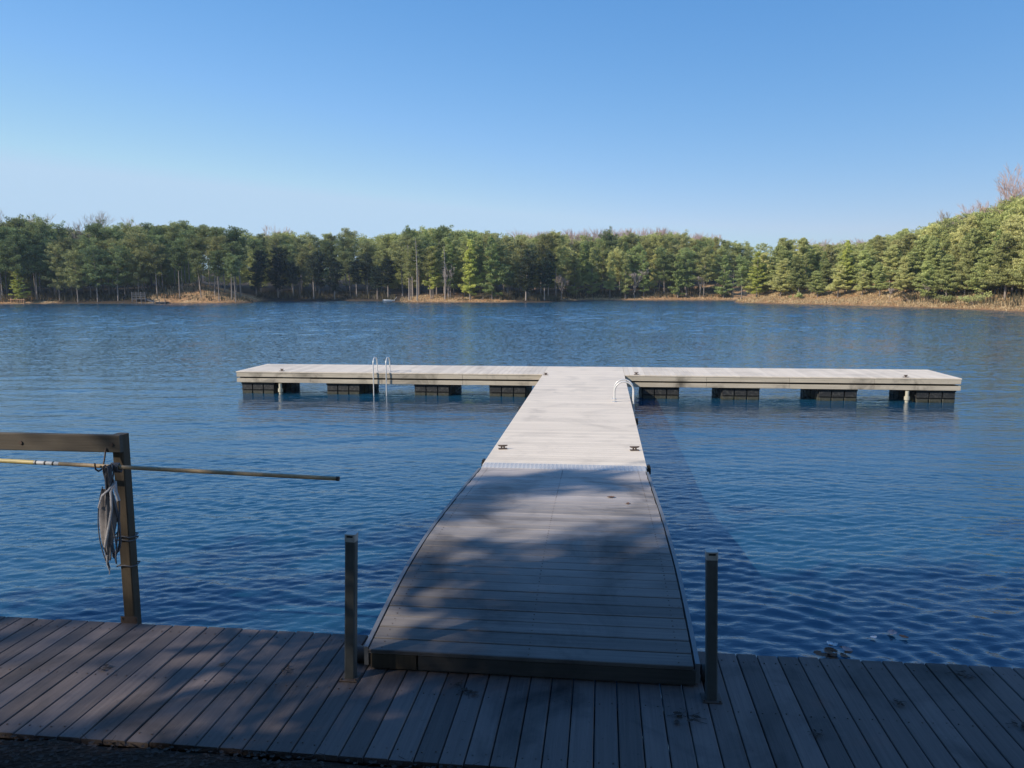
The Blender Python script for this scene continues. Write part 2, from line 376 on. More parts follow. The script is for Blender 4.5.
# lake surface
def smooth(x): x = np.clip(x, 0, 1); return x * x * (3 - 2 * x)
wr = np.random.RandomState(12); NW = 90
lam = np.exp(np.log(.12) + (np.log(2.6) - np.log(.12)) * wr.uniform(0, 1, NW) ** 2.6); th = np.radians(13 + wr.normal(size=NW) * 20); ph = wr.uniform(0, 2 * PI, NW)
slo = np.where(lam < .45, 1.0, .42); slo *= WAVE_SLOPE / math.sqrt((slo ** 2).sum() / 2)
def wave(X, Y):
    dist = np.hypot(X - 1.7, Y) ; H = np.zeros(X.shape)
    for l, a, p, s_ in zip(lam, th, ph, slo):
        k = 2 * PI / l
        # each wavelength fades out where the mesh is too coarse to carry it
        lim = 10 + (l / .13) * 10.0
        wgt = 1 - smooth((dist - lim * .6) / (lim * .4))
        if wgt.max() <= 0: continue
        wx = X + .10 * np.sin(Y * .9 + p) ; wy = Y + .12 * np.sin(X * .7 + 2 * p)
        q = np.sin(k * (-math.sin(a) * wx + math.cos(a) * wy) + p)
        H += wgt * s_ / k * (q + .18 * (1 - 2 * q * q) * -1)
    far = smooth((dist - 30) / 60)
    for i in range(16):   # longer wavelets make up for them far out
        l = .9 + i * .07; a = math.radians(10) + (i * 2.4 % 1 - .5) * 1.1; k = 2 * PI / l
        H += far * .045 / k * np.sin(k * (-math.sin(a) * X + math.cos(a) * Y) + i * 1.7)
    g = .8 + .28 * np.sin(X * .11 + .8 * np.sin(Y * .15)) * np.sin(Y * .21 + 1 + X * .03) + .18 * np.sin(X * .43 + Y * .61) * np.sin(Y * .37 - X * .29)
    H *= g * (1 - .25 * far)
    for (cx, cy, A, rm) in ((2.75, 5.95, .0062, 4.8), (3.9, 6.95, .004, 1.7)):   # rings spreading from the gangway foot and from the debris
        r = np.hypot(X - cx, Y - cy); rr = r + .06 * np.sin(X * 2.1 + Y * 1.3)
        H += A * np.sin(rr * 2 * PI / .27) * smooth(r / .5) * (1 - smooth((r - rm * .45) / (rm * .55)))
    return H
VX, VY, VZ, VF = [], [], [], []
def wpatch(x0, x1, y0, y1, cx, cy):
    nx = int(round((x1 - x0) / cx)) + 1; ny = int(round((y1 - y0) / cy)) + 1
    X, Y = np.meshgrid(np.linspace(x0, x1, nx), np.linspace(y0, y1, ny)); Z = wave(X, Y)
    b = sum(len(v) for v in VX); idx = b + np.arange(nx * ny).reshape(ny, nx)
    VF.append(np.stack([idx[:-1, :-1], idx[:-1, 1:], idx[1:, 1:], idx[1:, :-1]], -1).reshape(-1, 4)); VX.append(X.ravel()); VY.append(Y.ravel()); VZ.append(Z.ravel())
wpatch(-11, 14, 5.0, 14, .035, .030); wpatch(-26, -11, 5.0, 14, .2, .1); wpatch(14, 30, 5.0, 14, .2, .1)
wpatch(-26, 30, 14, 34, .09, .065); wpatch(-60, -26, 14, 34, .4, .25); wpatch(30, 60, 14, 34, .4, .25)
wpatch(-60, 60, 34, 74, .24, .17); wpatch(-120, -60, 14, 74, .8, .5)
wpatch(-150, 70, 74, 172, .26, .20)
wpatch(60, 100, 5.0, 74, .8, .8); wpatch(-60, 60, 2.0, 5.0, 1.5, .6); wpatch(-200, -120, 5, 74, 3, 3); wpatch(-120, -26, 5, 14, 3, 1); wpatch(30, 60, 5, 14, 3, 1); wpatch(-200, -150, 74, 172, 3, 3); wpatch(70, 110, 74, 172, 3, 3)
WV = np.stack([np.concatenate(VX), np.concatenate(VY), np.concatenate(VZ)], 1).astype(np.float32); WF = np.concatenate(VF).astype(np.int32)
me = bpy.data.meshes.new('lake'); me.vertices.add(len(WV)); me.vertices.foreach_set('co', WV.ravel()); me.loops.add(WF.size); me.loops.foreach_set('vertex_index', WF.ravel())
me.polygons.add(len(WF)); me.polygons.foreach_set('loop_start', np.arange(0, WF.size, 4, dtype=np.int32)); me.polygons.foreach_set('use_smooth', np.ones(len(WF), bool)); me.update(calc_edges=True)
me.materials.append(M['water']); lk = bpy.data.objects.new('lake', me); COL.objects.link(lk); tag(lk, kind='structure')
print('lake verts', len(WV))

# thin haze over the lake
hz = NT('thin_haze'); vs_ = hz.n('ShaderNodeVolumeScatter'); vs_.inputs['Color'].default_value = (.62, .80, 1, 1); vs_.inputs['Density'].default_value = .0003; vs_.inputs['Anisotropy'].default_value = .0
hz.l(vs_.outputs[0], hz.out.inputs['Volume']); hz.m.node_tree.nodes
mb = MB(); mb.box((-35, 165, 16), (300, 137, 20))
tag(mb.build('haze', hz.m), kind='structure')

# ------------------------------------------------------------------ planks
def plank(mb, a, b, side, up, wd, th, ch=.004):
    h = wd / 2; mb.prism([(-h, -th), (h, -th), (h, -ch), (h - ch, 0), (-h + ch, 0), (-h, -ch)], a, b, side, up)

# shore boardwalk -----------------------------------------------------------
rb = empty('boardwalk', (0, 5, 0), 'dark grey plank boardwalk running along the near shore in shade', 'boardwalk')
mb = MB(); rnd = random.Random(3)
for i in range(-62, 84):
    x = .04 + .152 * i + .076; e = rnd.uniform(-.008, .008); dz = rnd.uniform(-.0025, .0025)
    plank(mb, (x, 4.14 + rnd.uniform(-.006, .006), BW + dz), (x, 5.725 + e, BW + dz), (1, 0, 0), (0, 0, 1), .144, .036, .005)
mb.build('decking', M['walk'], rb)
mb = MB()
for i in range(-40, 50):
    for yy in (4.24, 4.9, 5.6):
        for dx in (.035, .117):
            x = .04 + .152 * i + dx + rnd.uniform(-.004, .004); y = yy + rnd.uniform(-.01, .01); mb.tube([(x, y, BW - .003), (x, y, BW + .0032)], .0055, 6)
nl = mb.build('nail', M['rust'], rb); nl['kind'] = 'stuff'
for y in (4.24, 4.9, 5.6):
    mb = MB(); mb.box((1.6, y, BW - .036 - .07), (11.3, .019, .07)); mb.build('joist', M['joist'], rb)
for x in np.arange(-9, 13, 2.4):
    mb = MB(); mb.box((x, 5.53, -.1), (.05, .05, .48)); mb.build('support_post', M['joist'], rb)

# floating dock -------------------------------------------------------------
rd = empty('floating_dock', (1.2, 22, 0), 'pale plank T-shaped floating swimming dock on black floats', 'dock')
YA, Y1, Y2, XL, XR = 10.98, 22.64, 24.92, -9.585, 11.74
mb = MB(); y = YA
while y < Y2 - .05:
    wdt = .1465
    if y + .15 > Y2: wdt = Y2 - y - .004
    plank(mb, (0.0, y + wdt / 2, DECK), (2.4, y + wdt / 2, DECK), (0, 1, 0), (0, 0, 1), wdt, .032, .002); y += .15
mb.build('stem_decking', M['float_x'], rd)
for x0, x1 in ((XL, -.006), (2.406, XR)):
    mb = MB(); n = int((x1 - x0) / .15); p = (x1 - x0) / n
    for i in range(n):
        x = x0 + p * (i + .5)
        plank(mb, (x, Y1, DECK), (x, Y2, DECK), (1, 0, 0), (0, 0, 1), p - .0035, .032, .003)
    mb.build('arm_decking', M['float_y'], rd)
# fascia boards under the deck edge, then a slot, then the lower waler
def fas(mb, x0, x1, y0, y1, z0, z1, t=.04):
    """boards round a rectangle, butt-jointed, in 2.4 m lengths on the long sides"""
    def run(a, b, y, n):
        L_ = (b - a) / n
        for i in range(n):
            mb.box(((a + L_ * (i + .5)), y + rnd.uniform(-.003, .003), (z0 + z1) / 2 + rnd.uniform(-.003, .003)), (L_ / 2 - .004, t / 2, (z1 - z0) / 2), .004)
    n = max(1, round((x1 - x0) / 2.4))
    run(x0, x1, y0 + t / 2, n); run(x0, x1, y1 - t / 2, n)
for nm, z0, z1 in (('upper_fascia', .53, .666), ('lower_waler', .355, .482)):
    for xa, xb, xe in ((XL + .01, -.04, XL + .03), (2.44, XR - .01, XR - .03)):
        mb = MB(); fas(mb, xa, xb, Y1 + .012, Y2 - .012, z0, z1)
        mb.box((xe, (Y1 + Y2) / 2, (z0 + z1) / 2), (.02, (Y2 - Y1) / 2 - .055, (z1 - z0) / 2), .004); mb.build(nm, M['fascia'], rd)
    for xe in (.02, 2.38):
        mb = MB()
        for k in range(5):
            a = YA + (Y1 - YA) / 5 * k
            mb.box((xe, a + (Y1 - YA) / 10, (z0 + z1) / 2), (.02, (Y1 - YA) / 10 - .004, (z1 - z0) / 2), .004)
        mb.build(nm, M['fascia'], rd)
mb = MB()   # inner framing seen through the slot
for y in (Y1 + .40, Y2 - .40): mb.box((1.08, y, .50), (10.5, .04, .12))
for x in np.arange(XL + .1, XR, 1.185): mb.box((x, (Y1 + Y2) / 2, .52), (.03, 1.0, .09))
for x in (.12, 1.2, 2.28): mb.box((x, (YA + Y1) / 2, .55), (.03, (Y1 - YA) / 2 - .03, .09))
mb.build('inner_frame', M['joist'], rd)
def float_drum(x0, x1, y0, y1, nm='float'):
    mb = MB(); z0, z1 = -.28, .352; n = 3; g = .035; L_ = (x1 - x0) / n
    mb.box(((x0 + x1) / 2, (y0 + y1) / 2, (z0 + z1) / 2), ((x1 - x0) / 2 - .02, (y1 - y0) / 2 - .03, (z1 - z0) / 2 - .002), 0)
    for i in range(n):      # moulded cells on the long faces, with raised ribs and a belt line between them
        xa = x0 + L_ * i + g / 2; xb = x0 + L_ * (i + 1) - g / 2
        for (za, zb) in ((.12, z1 - .05), (z0 + .02, .095)):
            mb.box(((xa + xb) / 2, y0 + .015, (za + zb) / 2), ((xb - xa) / 2, .024, (zb - za) / 2), .01)
            mb.box(((xa + xb) / 2, y1 - .015, (za + zb) / 2), ((xb - xa) / 2, .024, (zb - za) / 2), .01)
    m = 5; L2 = (y1 - y0) / m
    for i in range(m):
        ya = y0 + .045 + (L2 - .02) * i; yb = ya + L2 - .05
        for xe in (x0 + .01, x1 - .01): mb.box((xe, (ya + yb) / 2, .02), (.02, (yb - ya) / 2, .27), .008)
    mb.box(((x0 + x1) / 2, (y0 + y1) / 2, z1 - .03), ((x1 - x0) / 2 + .01, (y1 - y0) / 2 + .01, .018), .006)
    return mb.build(nm, M['float_black'], rd)
for a, b in ((-9.46, -8.40), (-6.70, -5.65), (-3.93, -2.85), (-1.62, -.52), (2.93, 3.99), (5.22, 6.28), (7.93, 8.99), (10.58, 11.64)):
    float_drum(a, b, Y1 + .10, Y2 - .10)
for ya in (11.3, 14.2, 17.1, 20.0): float_drum(.10, 1.15, ya, ya + 2.0); float_drum(1.25, 2.30, ya, ya + 2.0)
for x in (-8.17, 10.32):
    mb = MB(); mb.tube([(x, Y1 + .035, -1.6), (x, Y1 + .035, .33)], .05, 14)
    mb.tube([(x, Y1 + .035, .07), (x, Y1 + .035, .17)], .075, 14)
    mb.build('pile', M['pile'], rd)
# cleats
def cleat(x, y, rz, k=1.0):
    mb = MB(); c, s_ = math.cos(rz) * k, math.sin(rz) * k; z = DECK + .003
    def P(u, v, h): return (x + u * c - v * s_, y + u * s_ + v * c, z + h)
    mb.box((x, y, z + .006), (.07, .035, .006), .002, rz)
    mb.tube([P(-.035, 0, .01), P(-.03, 0, .05)], .014, 8); mb.tube([P(.035, 0, .01), P(.03, 0, .05)], .014, 8)
    mb.tube([P(-.125, 0, .062), P(-.09, 0, .055), P(0, 0, .052), P(.09, 0, .055), P(.125, 0, .062)], [.007, .013, .016, .013, .007], 8)
    mb.build('cleat', M['rust'], rd)
for x, y, rz in ((.16, 12.1, .2), (2.27, 12.2, .15), (.1, 22.45, 0), (-8.17, 22.84, .1), (2.75, 22.8, 0), (10.3, 22.8, .1)): cleat(x, y, rz, .62 if y < 20 else .45)
# side rollers / rub blocks on the stem edges
for x, y in ((-.035, 16.56), (2.435, 15.26), (-.035, 11.35), (2.435, 11.2)):
    mb = MB(); mb.box((x, y, .62), (.03, .05, .05), .008); mb.tube([(x, y - .04, .68), (x, y + .04, .68)], .025, 10); mb.build('rub_block', M['black'], rd)
# swim ladders: two bent rails each with rungs below
def arc_rail(mb, p0, p1, ztop, zlow, r=.018, n=12):
    """rail from the water at p0 over a half hoop down to the deck at p1"""
    p0 = np.array(p0, float); p1 = np.array(p1, float); c = (p0 + p1) / 2; d = (p1 - p0) / 2; hh = np.linalg.norm(d)
    pts = [(p0[0], p0[1], zlow), (p0[0], p0[1], ztop - hh)]
    for k in range(1, n):
        th = PI - PI * k / n; q = c + d * math.cos(th); pts.append((q[0], q[1], ztop - hh + hh * math.sin(th)))
    pts += [(p1[0], p1[1], ztop - hh), (p1[0], p1[1], DECK + .004)]
    mb.tube(pts, r, 10)
def ladder(rails, label):
    lad = None
    mbs = []
    for (p0, p1) in rails:
        mb = MB(); arc_rail(mb, p0, p1, DECK + .46, -.45); mbs.append((mb, p1))
    (a0, a1), (b0, b1) = rails
    f = mbs[0][0].build('ladder', M['white_rail'], rd); f['label'] = label
    for z in (-.40, -.12):
        r_ = MB(); r_.tube([(a0[0], a0[1], z), (b0[0], b0[1], z)], .017, 8); r_.build('rung', M['white_rail'], f)
    mbs[1][0].build('ladder_rail', M['white_rail'], f)
    for mb, p1 in mbs:
        g = MB(); g.tube([(p1[0], p1[1], DECK), (p1[0], p1[1], DECK + .012)], .055, 14); g.build('ladder_foot', M['alu'], f)
rd_build = None
ladder([((-5.16, 22.57), (-5.16, 23.0)), ((-4.76, 22.57), (-4.76, 23.0))], 'silver ladder on the left arm of the dock')
ladder([((2.46, 17.38), (2.03, 17.38)), ((2.46, 17.80), (2.03, 17.80))], 'silver ladder on the right side of the dock stem')

# gangway -------------------------------------------------------------------
rg = empty('gangway', (1.2, 8, 0), 'grey plank gangway arching from the boardwalk to the floating dock', 'gangway')
KY = [5.17, 5.8, 6.4, 7.1, 7.9, 9.0, 10.0, 10.78]; KZ = [.69, .785, .85, .872, .862, .812, .755, .712]
def gzf(y): return float(np.interp(y, KY, KZ))
def gzs(y): return sum(gzf(y + d) for d in (-.3, -.15, 0, .15, .3)) / 5 if 5.5 < y < 10.5 else gzf(y)
mb = MB(); y = 5.17; gx = (.035, 2.425)
def gx0(y): return .035 - .035 * (y - 5.2) / 5.6
while y < 10.74:
    yc = y + .072; sl = (gzs(yc + .07) - gzs(yc - .07)) / .14; n_ = math.hypot(1, sl); e = rnd.uniform(-.004, .004)
    x0 = gx0(yc); dz = rnd.uniform(-.0015, .0015)
    plank(mb, (x0 + .03 + e, yc, gzs(yc) + dz), (x0 + 2.36 + e, yc, gzs(yc) + dz), (0, 1 / n_, sl / n_), (0, -sl / n_, 1 / n_), .1425, .03, .004); y += .148
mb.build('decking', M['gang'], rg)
mb = MB(); y = 5.2
while y < 10.74:
    yc = y + .042
    for xx in (.12, 1.2, 2.26):
        for dy in (-.035, .035):
            mb.tube([(gx0(yc) + xx, yc + dy, gzs(yc + dy) - .002), (gx0(yc) + xx, yc + dy, gzs(yc + dy) + .0022)], .006, 6)
    y += .148
sc_ = mb.build('screw', M['rust'], rg); sc_['kind'] = 'stuff'
for sgn in (0, 1):
    mb = MB(); ysamp = np.linspace(5.2, 10.72, 38)
    for a, b in zip(ysamp[:-1], ysamp[1:]):
        xa = gx0(a) + (.0 if not sgn else 2.39); xb = gx0(b) + (.0 if not sgn else 2.39)
        mb.prism([(-.016, -.14), (.016, -.14), (.016, .002), (-.016, .002)], (xa, a, gzs(a)), (xb, b, gzs(b)), (1, 0, 0), (0, 0, 1))
    mb.build('side_rail', M['side'], rg)
mb = MB(); mb.box((1.42, 5.20, .60), (.99, .02, .055), .004); mb.box((1.23, 5.215, .545), (1.14, .012, .012))
mb.build('end_fascia', M['joist'], rg)
mb = MB(); mb.box((.245, 5.20, .60), (.17, .022, .055), .004); mb.build('end_block', M['post'], rg)
for x in (-.03, 2.5):
    mb = MB(); mb.tube([(x - .035, 5.30, .585), (x + .035, 5.30, .585)], .06, 18); mb.build('roller', M['black'], rg)
def tread_mat():
    t = NT('ribbed_plate'); sx = t.n('ShaderNodeSeparateXYZ'); t.l(t.n('ShaderNodeNewGeometry').outputs['Position'], sx.inputs[0])
    s1 = t.math('SINE', t.math('MULTIPLY', sx.outputs[0], 2 * PI / .06)); n = t.noise(t.pos(), 20, 4)
    col = t.mix(t.ramp(s1, [(.1, (0, 0, 0)), (.9, (1, 1, 1))]), (.50, .50, .49), (.66, .65, .62))
    return t.bsdf(t.mix(n, col, (.55, .54, .52)), .6, .0, s1, .002, .5)
mb = MB(); mb.prism([(-.17, 0), (.17, 0), (.17, .008), (-.17, .014)], (.02, 10.92, DECK + .004), (2.38, 10.92, DECK + .004), (0, 1, 0), (0, 0, 1))
for i in range(39): mb.box((.06 + .06 * i, 10.92, DECK + .0150), (.011, .15, .0020), .002)
mb.build('transition_plate', tread_mat(), rg)

# guide posts ----------------------------------------------------------------
def guide(base, top, label):
    r = empty('guide_post', base, label, 'post')
    b = np.array(base, float); t_ = np.array(top, float); ax = (t_ - b) / np.linalg.norm(t_ - b)
    sd_ = np.array([1, 0, 0.]) - ax * ax[0]; sd_ /= np.linalg.norm(sd_); up = np.cross(sd_, ax)
    h = .037; k = .008; sec = [(-h + k, -h), (h - k, -h), (h, -h + k), (h, h - k), (h - k, h), (-h + k, h), (-h, h - k), (-h, -h + k)]
    mb = MB(); mb.prism(sec, b - ax * .6, b + ax * (np.linalg.norm(t_ - b) - .05), sd_, up); mb.build('shaft', M['bollard'], r)
    mb = MB(); L_ = np.linalg.norm(t_ - b); sec2 = [(u * 1.06, v * 1.06) for u, v in sec]
    mb.prism(sec2, b + ax * (L_ - .055), b + ax * L_, sd_, up); c = mb.build('cap', M['cap'], r)
    mb = MB(); q = b + ax * (L_ - .018) - up * (h * 1.06 + .001); q2 = q
    qq = b + ax * (L_ - .016); dd = -up if (up @ (CAM - b)) < 0 else up
    mb.prism([(-.022, -.006), (.022, -.006), (.022, .006), (-.022, .006)], qq + dd * (h * 1.06 - .001), qq + dd * (h * 1.06 + .0025), sd_, ax); mb.build('slot', M['black'], c)
    mb = MB(); mb.box((b[0], b[1], BW + .005), (.065, .065, .005), .002); mb.build('base_plate', M['rust'], r)
    for sx_ in (-1, 1):
        mb = MB(); mb.tube([(b[0] + sx_ * .052, b[1] - .052, BW + .009), (b[0] + sx_ * .052, b[1] - .052, BW + .022)], .008, 6); mb.build('bolt', M['rust'], r)
guide((-.035, 5.05, BW), (.0, 5.06, BW + 1.075), 'grey square metal post left of the gangway foot')
guide((2.50, 5.04, BW), (2.475, 5.06, BW + 1.04), 'grey square metal post right of the gangway foot')

# rescue rack ----------------------------------------------------------------
rr = empty('rescue_rack', (-2.15, 5.68, BW), 'weathered wooden post and crossbeam holding the pole, at left on the boardwalk', 'rack')
def tpost(x, y, z0, z1, wx, wy):
    mb = MB(); mb.prism([(-wx + .008, -wy), (wx - .008, -wy), (wx, -wy + .008), (wx, wy - .008), (wx - .008, wy), (-wx + .008, wy), (-wx, wy - .008), (-wx, -wy + .008)], (x, y, z0), (x, y, z1), (1, 0, 0), (0, 1, 0)); return mb
tpost(-2.185, 5.79, -.8, BW + 1.60, .048, .05).build('post', M['post'], rr)
tpost(-5.2, 5.79, -.8, BW + 1.60, .048, .05).build('post', M['post'], rr)
mb = MB(); mb.box((-3.72, 5.715, BW + 1.535), (1.59, .022, .072), .006); bmo = mb.build('crossbeam', M['beam'], rr)
for x in (-2.20, -3.0, -4.9):
    mb = MB(); mb.tube([(x, 5.695, BW + 1.53), (x, 5.685, BW + 1.53)], .016, 8); mb.build('bolt', M['rust'], bmo)
mb = MB(); mb.box((-2.185, 5.738, BW - .06), (.075, .003, .11)); br_ = mb.build('bracket', M['rust'], rr)
for dx, dz in ((-.06, -.02), (.06, -.02), (-.06, .03), (.06, .03)):
    mb = MB(); mb.tube([(-2.185 + dx, 5.735, BW + dz), (-2.185 + dx, 5.728, BW + dz)], .009, 6); mb.build('bolt', M['rust'], br_)
for x in (-2.25, -4.8):   # steel hooks that carry the pole
    mb = MB(); zb = 1.91 if x > -3 else 1.95
    mb.tube([(x, 5.69, zb + .12), (x, 5.66, zb + .03), (x, 5.63, zb - .035), (x, 5.58, zb - .045), (x, 5.545, zb - .02), (x, 5.54, zb + .03)], .007, 6); mb.build('hook', M['rust'], rr)
rp = empty('reach_pole', (-2, 5.58, 1.9), 'long thin rescue pole, yellow then brown, lying on the hooks of the rack', 'pole')
PX = [-5.6, -4.4, -3.1, -2.0, -1.1, -.27]; PZ = [1.965, 1.958, 1.932, 1.902, 1.878, 1.856]
def pz(x): return float(np.interp(x, PX, PZ))
def seg(x0, x1, r, mat, nm, n=8):
    mb = MB(); q = np.linspace(x0, x1, n); mb.tube([(x, 5.58, pz(x)) for x in q], r, 12); return mb.build(nm, mat, rp)
seg(-5.6, -2.80, .0185, M['pole_y'], 'yellow_section'); seg(-2.80, -2.585, .0165, M['pole_w'], 'white_band'); seg(-2.585, -.27, .0165, M['pole_b'], 'brown_section', 14)
for x in (-2.79, -2.71, -2.64): seg(x, x + .014, .0175, M['black'], 'button', 2)
seg(-.285, -.262, .0185, M['rust'], 'end_ring', 2)

# rope bundle with its throw bag ----------------------------------------------
rt = empty('throw_rope', (-2.15, 5.52, 1.9), 'grey coiled rope and faded bag hanging from the pole in front of the wooden post', 'rope')
mb = MB(); rn = random.Random(11)
for k in range(9):   # long hanging loops
    wdt = rn.uniform(.015, .042); dep = rn.uniform(.62, .80) if k < 6 else rn.uniform(.4, .6); y0 = 5.545 - rn.uniform(0, .05); ph = rn.uniform(-.03, .03)
    cx = -2.115 + ph; pts = []
    for j in range(25):
        th = 2 * PI * j / 24; zz = 1.93 - dep / 2 + dep / 2 * math.cos(th)
        pinch = .18 + .82 * min(1, (1.93 - zz) / .3)
        pts.append((cx + wdt * math.sin(th) * pinch + .012 * math.sin(3 * th + k) , y0 + .018 * math.cos(2 * th + k), zz))
    mb.tube(pts, .0065, 6, False)
mb.build('rope_coil', M['rope'], rt)
mb = MB()
for k in range(2):   # loose loops hanging outside at left
    pts = []
    for j in range(17):
        s_ = j / 16; pts.append((-2.155 - .085 * math.sin(PI * s_) * (.6 + .12 * k) - .01 * k, 5.50 - .006 * k, 1.74 - .62 * s_ + .03 * math.sin(5 * s_ + k)))
    mb.tube(pts, .0045, 6)
mb.build('loose_rope', M['rope'], rt)
mb = MB()   # wraps round the pole and post
for k in range(6):
    pts = [(-2.13 + .012 * k + .002 * math.sin(j), 5.58 - .03 * math.cos(2 * PI * j / 12), 1.905 + .03 * math.sin(2 * PI * j / 12) - (.02 if 3 < j < 9 else 0)) for j in range(13)]
    mb.tube(pts, .0065, 6, False)
mb.build('rope_wrap', M['rope'], rt)
for z in (1.24, 1.27, 1.02):
    mb = MB(); mb.tube([(-2.25, 5.72, z), (-2.245, 5.728, z + .004), (-2.185, 5.728, z + .01), (-2.128, 5.728, z), (-2.122, 5.79, z - .01), (-2.128, 5.853, z), (-2.24, 5.853, z), (-2.25, 5.72, z)], .006, 6, False); mb.build('rope_wrap', M['rope'], rt)
mb = MB(); n = 14   # limp cloth bag with folds
for wseg in (0,):
    vs = []; fs = []; mrow = 15
    for i in range(mrow):
        s_ = i / (mrow - 1); z = 1.73 - .58 * s_; rx = .013 + .047 * math.sin(PI * min(1, s_ * 1.05 + .08)) ** .7 * (1 - .25 * s_); ry = rx * .75
        cxx = -2.155 - .02 * s_ + .012 * math.sin(4 * s_)
        for j in range(n * 2):
            th = 2 * PI * j / (n * 2); f_ = 1 + .26 * math.sin(5 * th + 3 * s_) + .12 * math.sin(9 * th)
            vs.append((cxx + rx * f_ * math.cos(th), 5.515 + ry * f_ * math.sin(th), z + .01 * math.sin(3 * th)))
    N = n * 2
    for i in range(mrow - 1):
        for j in range(N): fs.append((i * N + j, i * N + (j + 1) % N, (i + 1) * N + (j + 1) % N, (i + 1) * N + j))
    fs += [tuple(range(N)), tuple(range((mrow - 1) * N + N - 1, (mrow - 1) * N - 1, -1))]
    mb.add(vs, fs, True)
bag = mb.build('bag', M['bag'], rt)
mb = MB()
mb.tube([(-2.085, 5.535, 1.80), (-2.10, 5.47, 1.745), (-2.15, 5.455, 1.70), (-2.19, 5.46, 1.60)], .012, 6, flat=.4)
mb.tube([(-2.085, 5.535, 1.80), (-2.075, 5.46, 1.73), (-2.07, 5.45, 1.60), (-2.11, 5.455, 1.45), (-2.16, 5.46, 1.28)], .010, 6, flat=.4)
mb.tube([(-2.085, 5.535, 1.80), (-2.04, 5.47, 1.74), (-2.02, 5.47, 1.66)], .013, 6, flat=.4)
mb.tube([(-2.17, 5.50, 1.20), (-2.175, 5.495, 1.13), (-2.16, 5.50, 1.07), (-2.165, 5.5, 1.04)], [.008, .007, .006, .004], 6)
mb.build('strap', M['strap'], bag)

# fallen leaves, twigs and floating debris -------------------------------------
def leaf_mb(x, y, z, s, rz, curl=.3, lobes=5):
    """an oak-like leaf with a midrib fold"""
    mb = MB(); n = 12; vs = [(0, 0, 0)]; out = []
    for side in (1, -1):
        pass
    pts = []
    for j in range(n + 1):
        t = j / n; wv = .32 * math.sin(PI * t) ** .8 * (1 + .35 * math.sin(lobes * PI * t * 2))
        pts.append((t - .5, wv))
    c, s_ = math.cos(rz), math.sin(rz); V = []
    for (u, v) in pts:
        zz = curl * (abs(u) ** 2)
        V.append((u, 0, zz * .6)); V.append((u, v, zz + curl * .5 * v)); V.append((u, -v, zz + curl * .6 * v))
    V = [(x + s * (a * c - b * s_), y + s * (a * s_ + b * c), z + s * h_ + .002) for a, b, h_ in V]
    F = []
    for j in range(n):
        a = 3 * j; F += [(a, a + 3, a + 4, a + 1), (a, a + 2, a + 5, a + 3)]
    mb.add(V, F); return mb
def leaf(x, y, z, s, rz, mat, label, group=None, curl=.3, name='fallen_leaf'):
    o = leaf_mb(0, 0, 0, s, rz, curl).build(name, mat, None, (0, 0, 0)); o.location = (x, y, z); tag(o, label, 'leaf', group); return o
# clusters of leaves and twigs lying on the boards
def clump(x, y, z, sc, seed, label, name='leaf_clump'):
    rn = random.Random(seed); r = empty(name, (x, y, z), label, 'leaf clump')
    mb = MB()
    for k in range(5):
        q = leaf_mb(x + rn.uniform(-.5, .5) * sc, y + rn.uniform(-.5, .5) * sc, z + .003 + .004 * k, rn.uniform(.22, .42) * sc, rn.uniform(0, 6), rn.uniform(.3, .9)); mb.add(q.v, q.f)
    mb.build('leaves', M['leaf_dark'], r)
    mb = MB()
    for k in range(7):
        a = rn.uniform(0, 6.3); L_ = rn.uniform(.4, .9) * sc; px, py = x + rn.uniform(-.3, .3) * sc, y + rn.uniform(-.3, .3) * sc
        mb.tube([(px, py, z + .004), (px + L_ * .5 * math.cos(a), py + L_ * .5 * math.sin(a), z + .012), (px + L_ * math.cos(a + .3), py + L_ * math.sin(a + .3), z + .005)], .0016, 4)
    mb.build('twigs', M['joist'], r)
clump(.86, 4.93, BW, .11, 1, 'small dark clump of leaf and twigs just in front of the gangway end')
clump(.74, 5.03, BW, .07, 2, 'little tangle of twigs at the foot of the gangway, nearest the centre')
clump(2.30, 4.78, BW, .14, 3, 'dry brown clump of leaf and twigs at the base of the right metal post')
clump(3.10, 4.68, BW, .07, 4, 'dark clump on the boardwalk in the middle of its right half')
clump(3.72, 5.12, BW, .08, 5, 'dark clump of leaf on the boardwalk right of the floating debris')
clump(4.40, 4.90, BW, .10, 6, 'dark clump of leaf on the boardwalk near the right edge of the photo')
clump(-1.86, 4.98, BW, .09, 7, 'curled leaf and twig clump on the left boardwalk below the wooden post')
clump(-.52, 5.10, BW, .10, 8, 'curled leaf clump on the boards just left of the left metal post')
clump(4.35, 5.55, BW, .12, 9, 'thin clump of leaf at the outer edge of the boardwalk at far right')
leaf(-1.05, 5.13, BW + .002, .06, .6, M['leaf_brown'], 'small single brown leaf on the boards midway between wooden post and left metal post')
leaf(1.86, 9.0, gzs(9.0) + .004, .10, .3, M['leaf_brown'], 'brown leaf on the sunlit patch of the gangway')
leaf(2.05, 8.7, gzs(8.7) + .004, .07, 1.3, M['leaf_brown'], 'tiny brown leaf near the right edge of the gangway')
rn = random.Random(21); mb = MB()
for k in range(2600):
    x = rn.uniform(-4.5, 2.0); y = rn.uniform(3.3, 4.15); z = .50 + .30 * (4.15 - y) + .012
    if rn.random() < .35:
        a = rn.uniform(0, 6.3); L_ = rn.uniform(.03, .12); mb.tube([(x, y, z + .01), (x + L_ * math.cos(a), y + L_ * math.sin(a) * .6, z + rn.uniform(.005, .03))], .0015, 3); continue
    q = leaf_mb(x, y, z, rn.uniform(.015, .042), rn.uniform(0, 6.3), rn.uniform(.1, .6)); mb.add(q.v, q.f)
tag(mb.build('leaf_litter', M['leaf_dark']), 'dark fallen leaves and soil at the near left edge of the boardwalk', 'leaf litter', None, 'stuff')
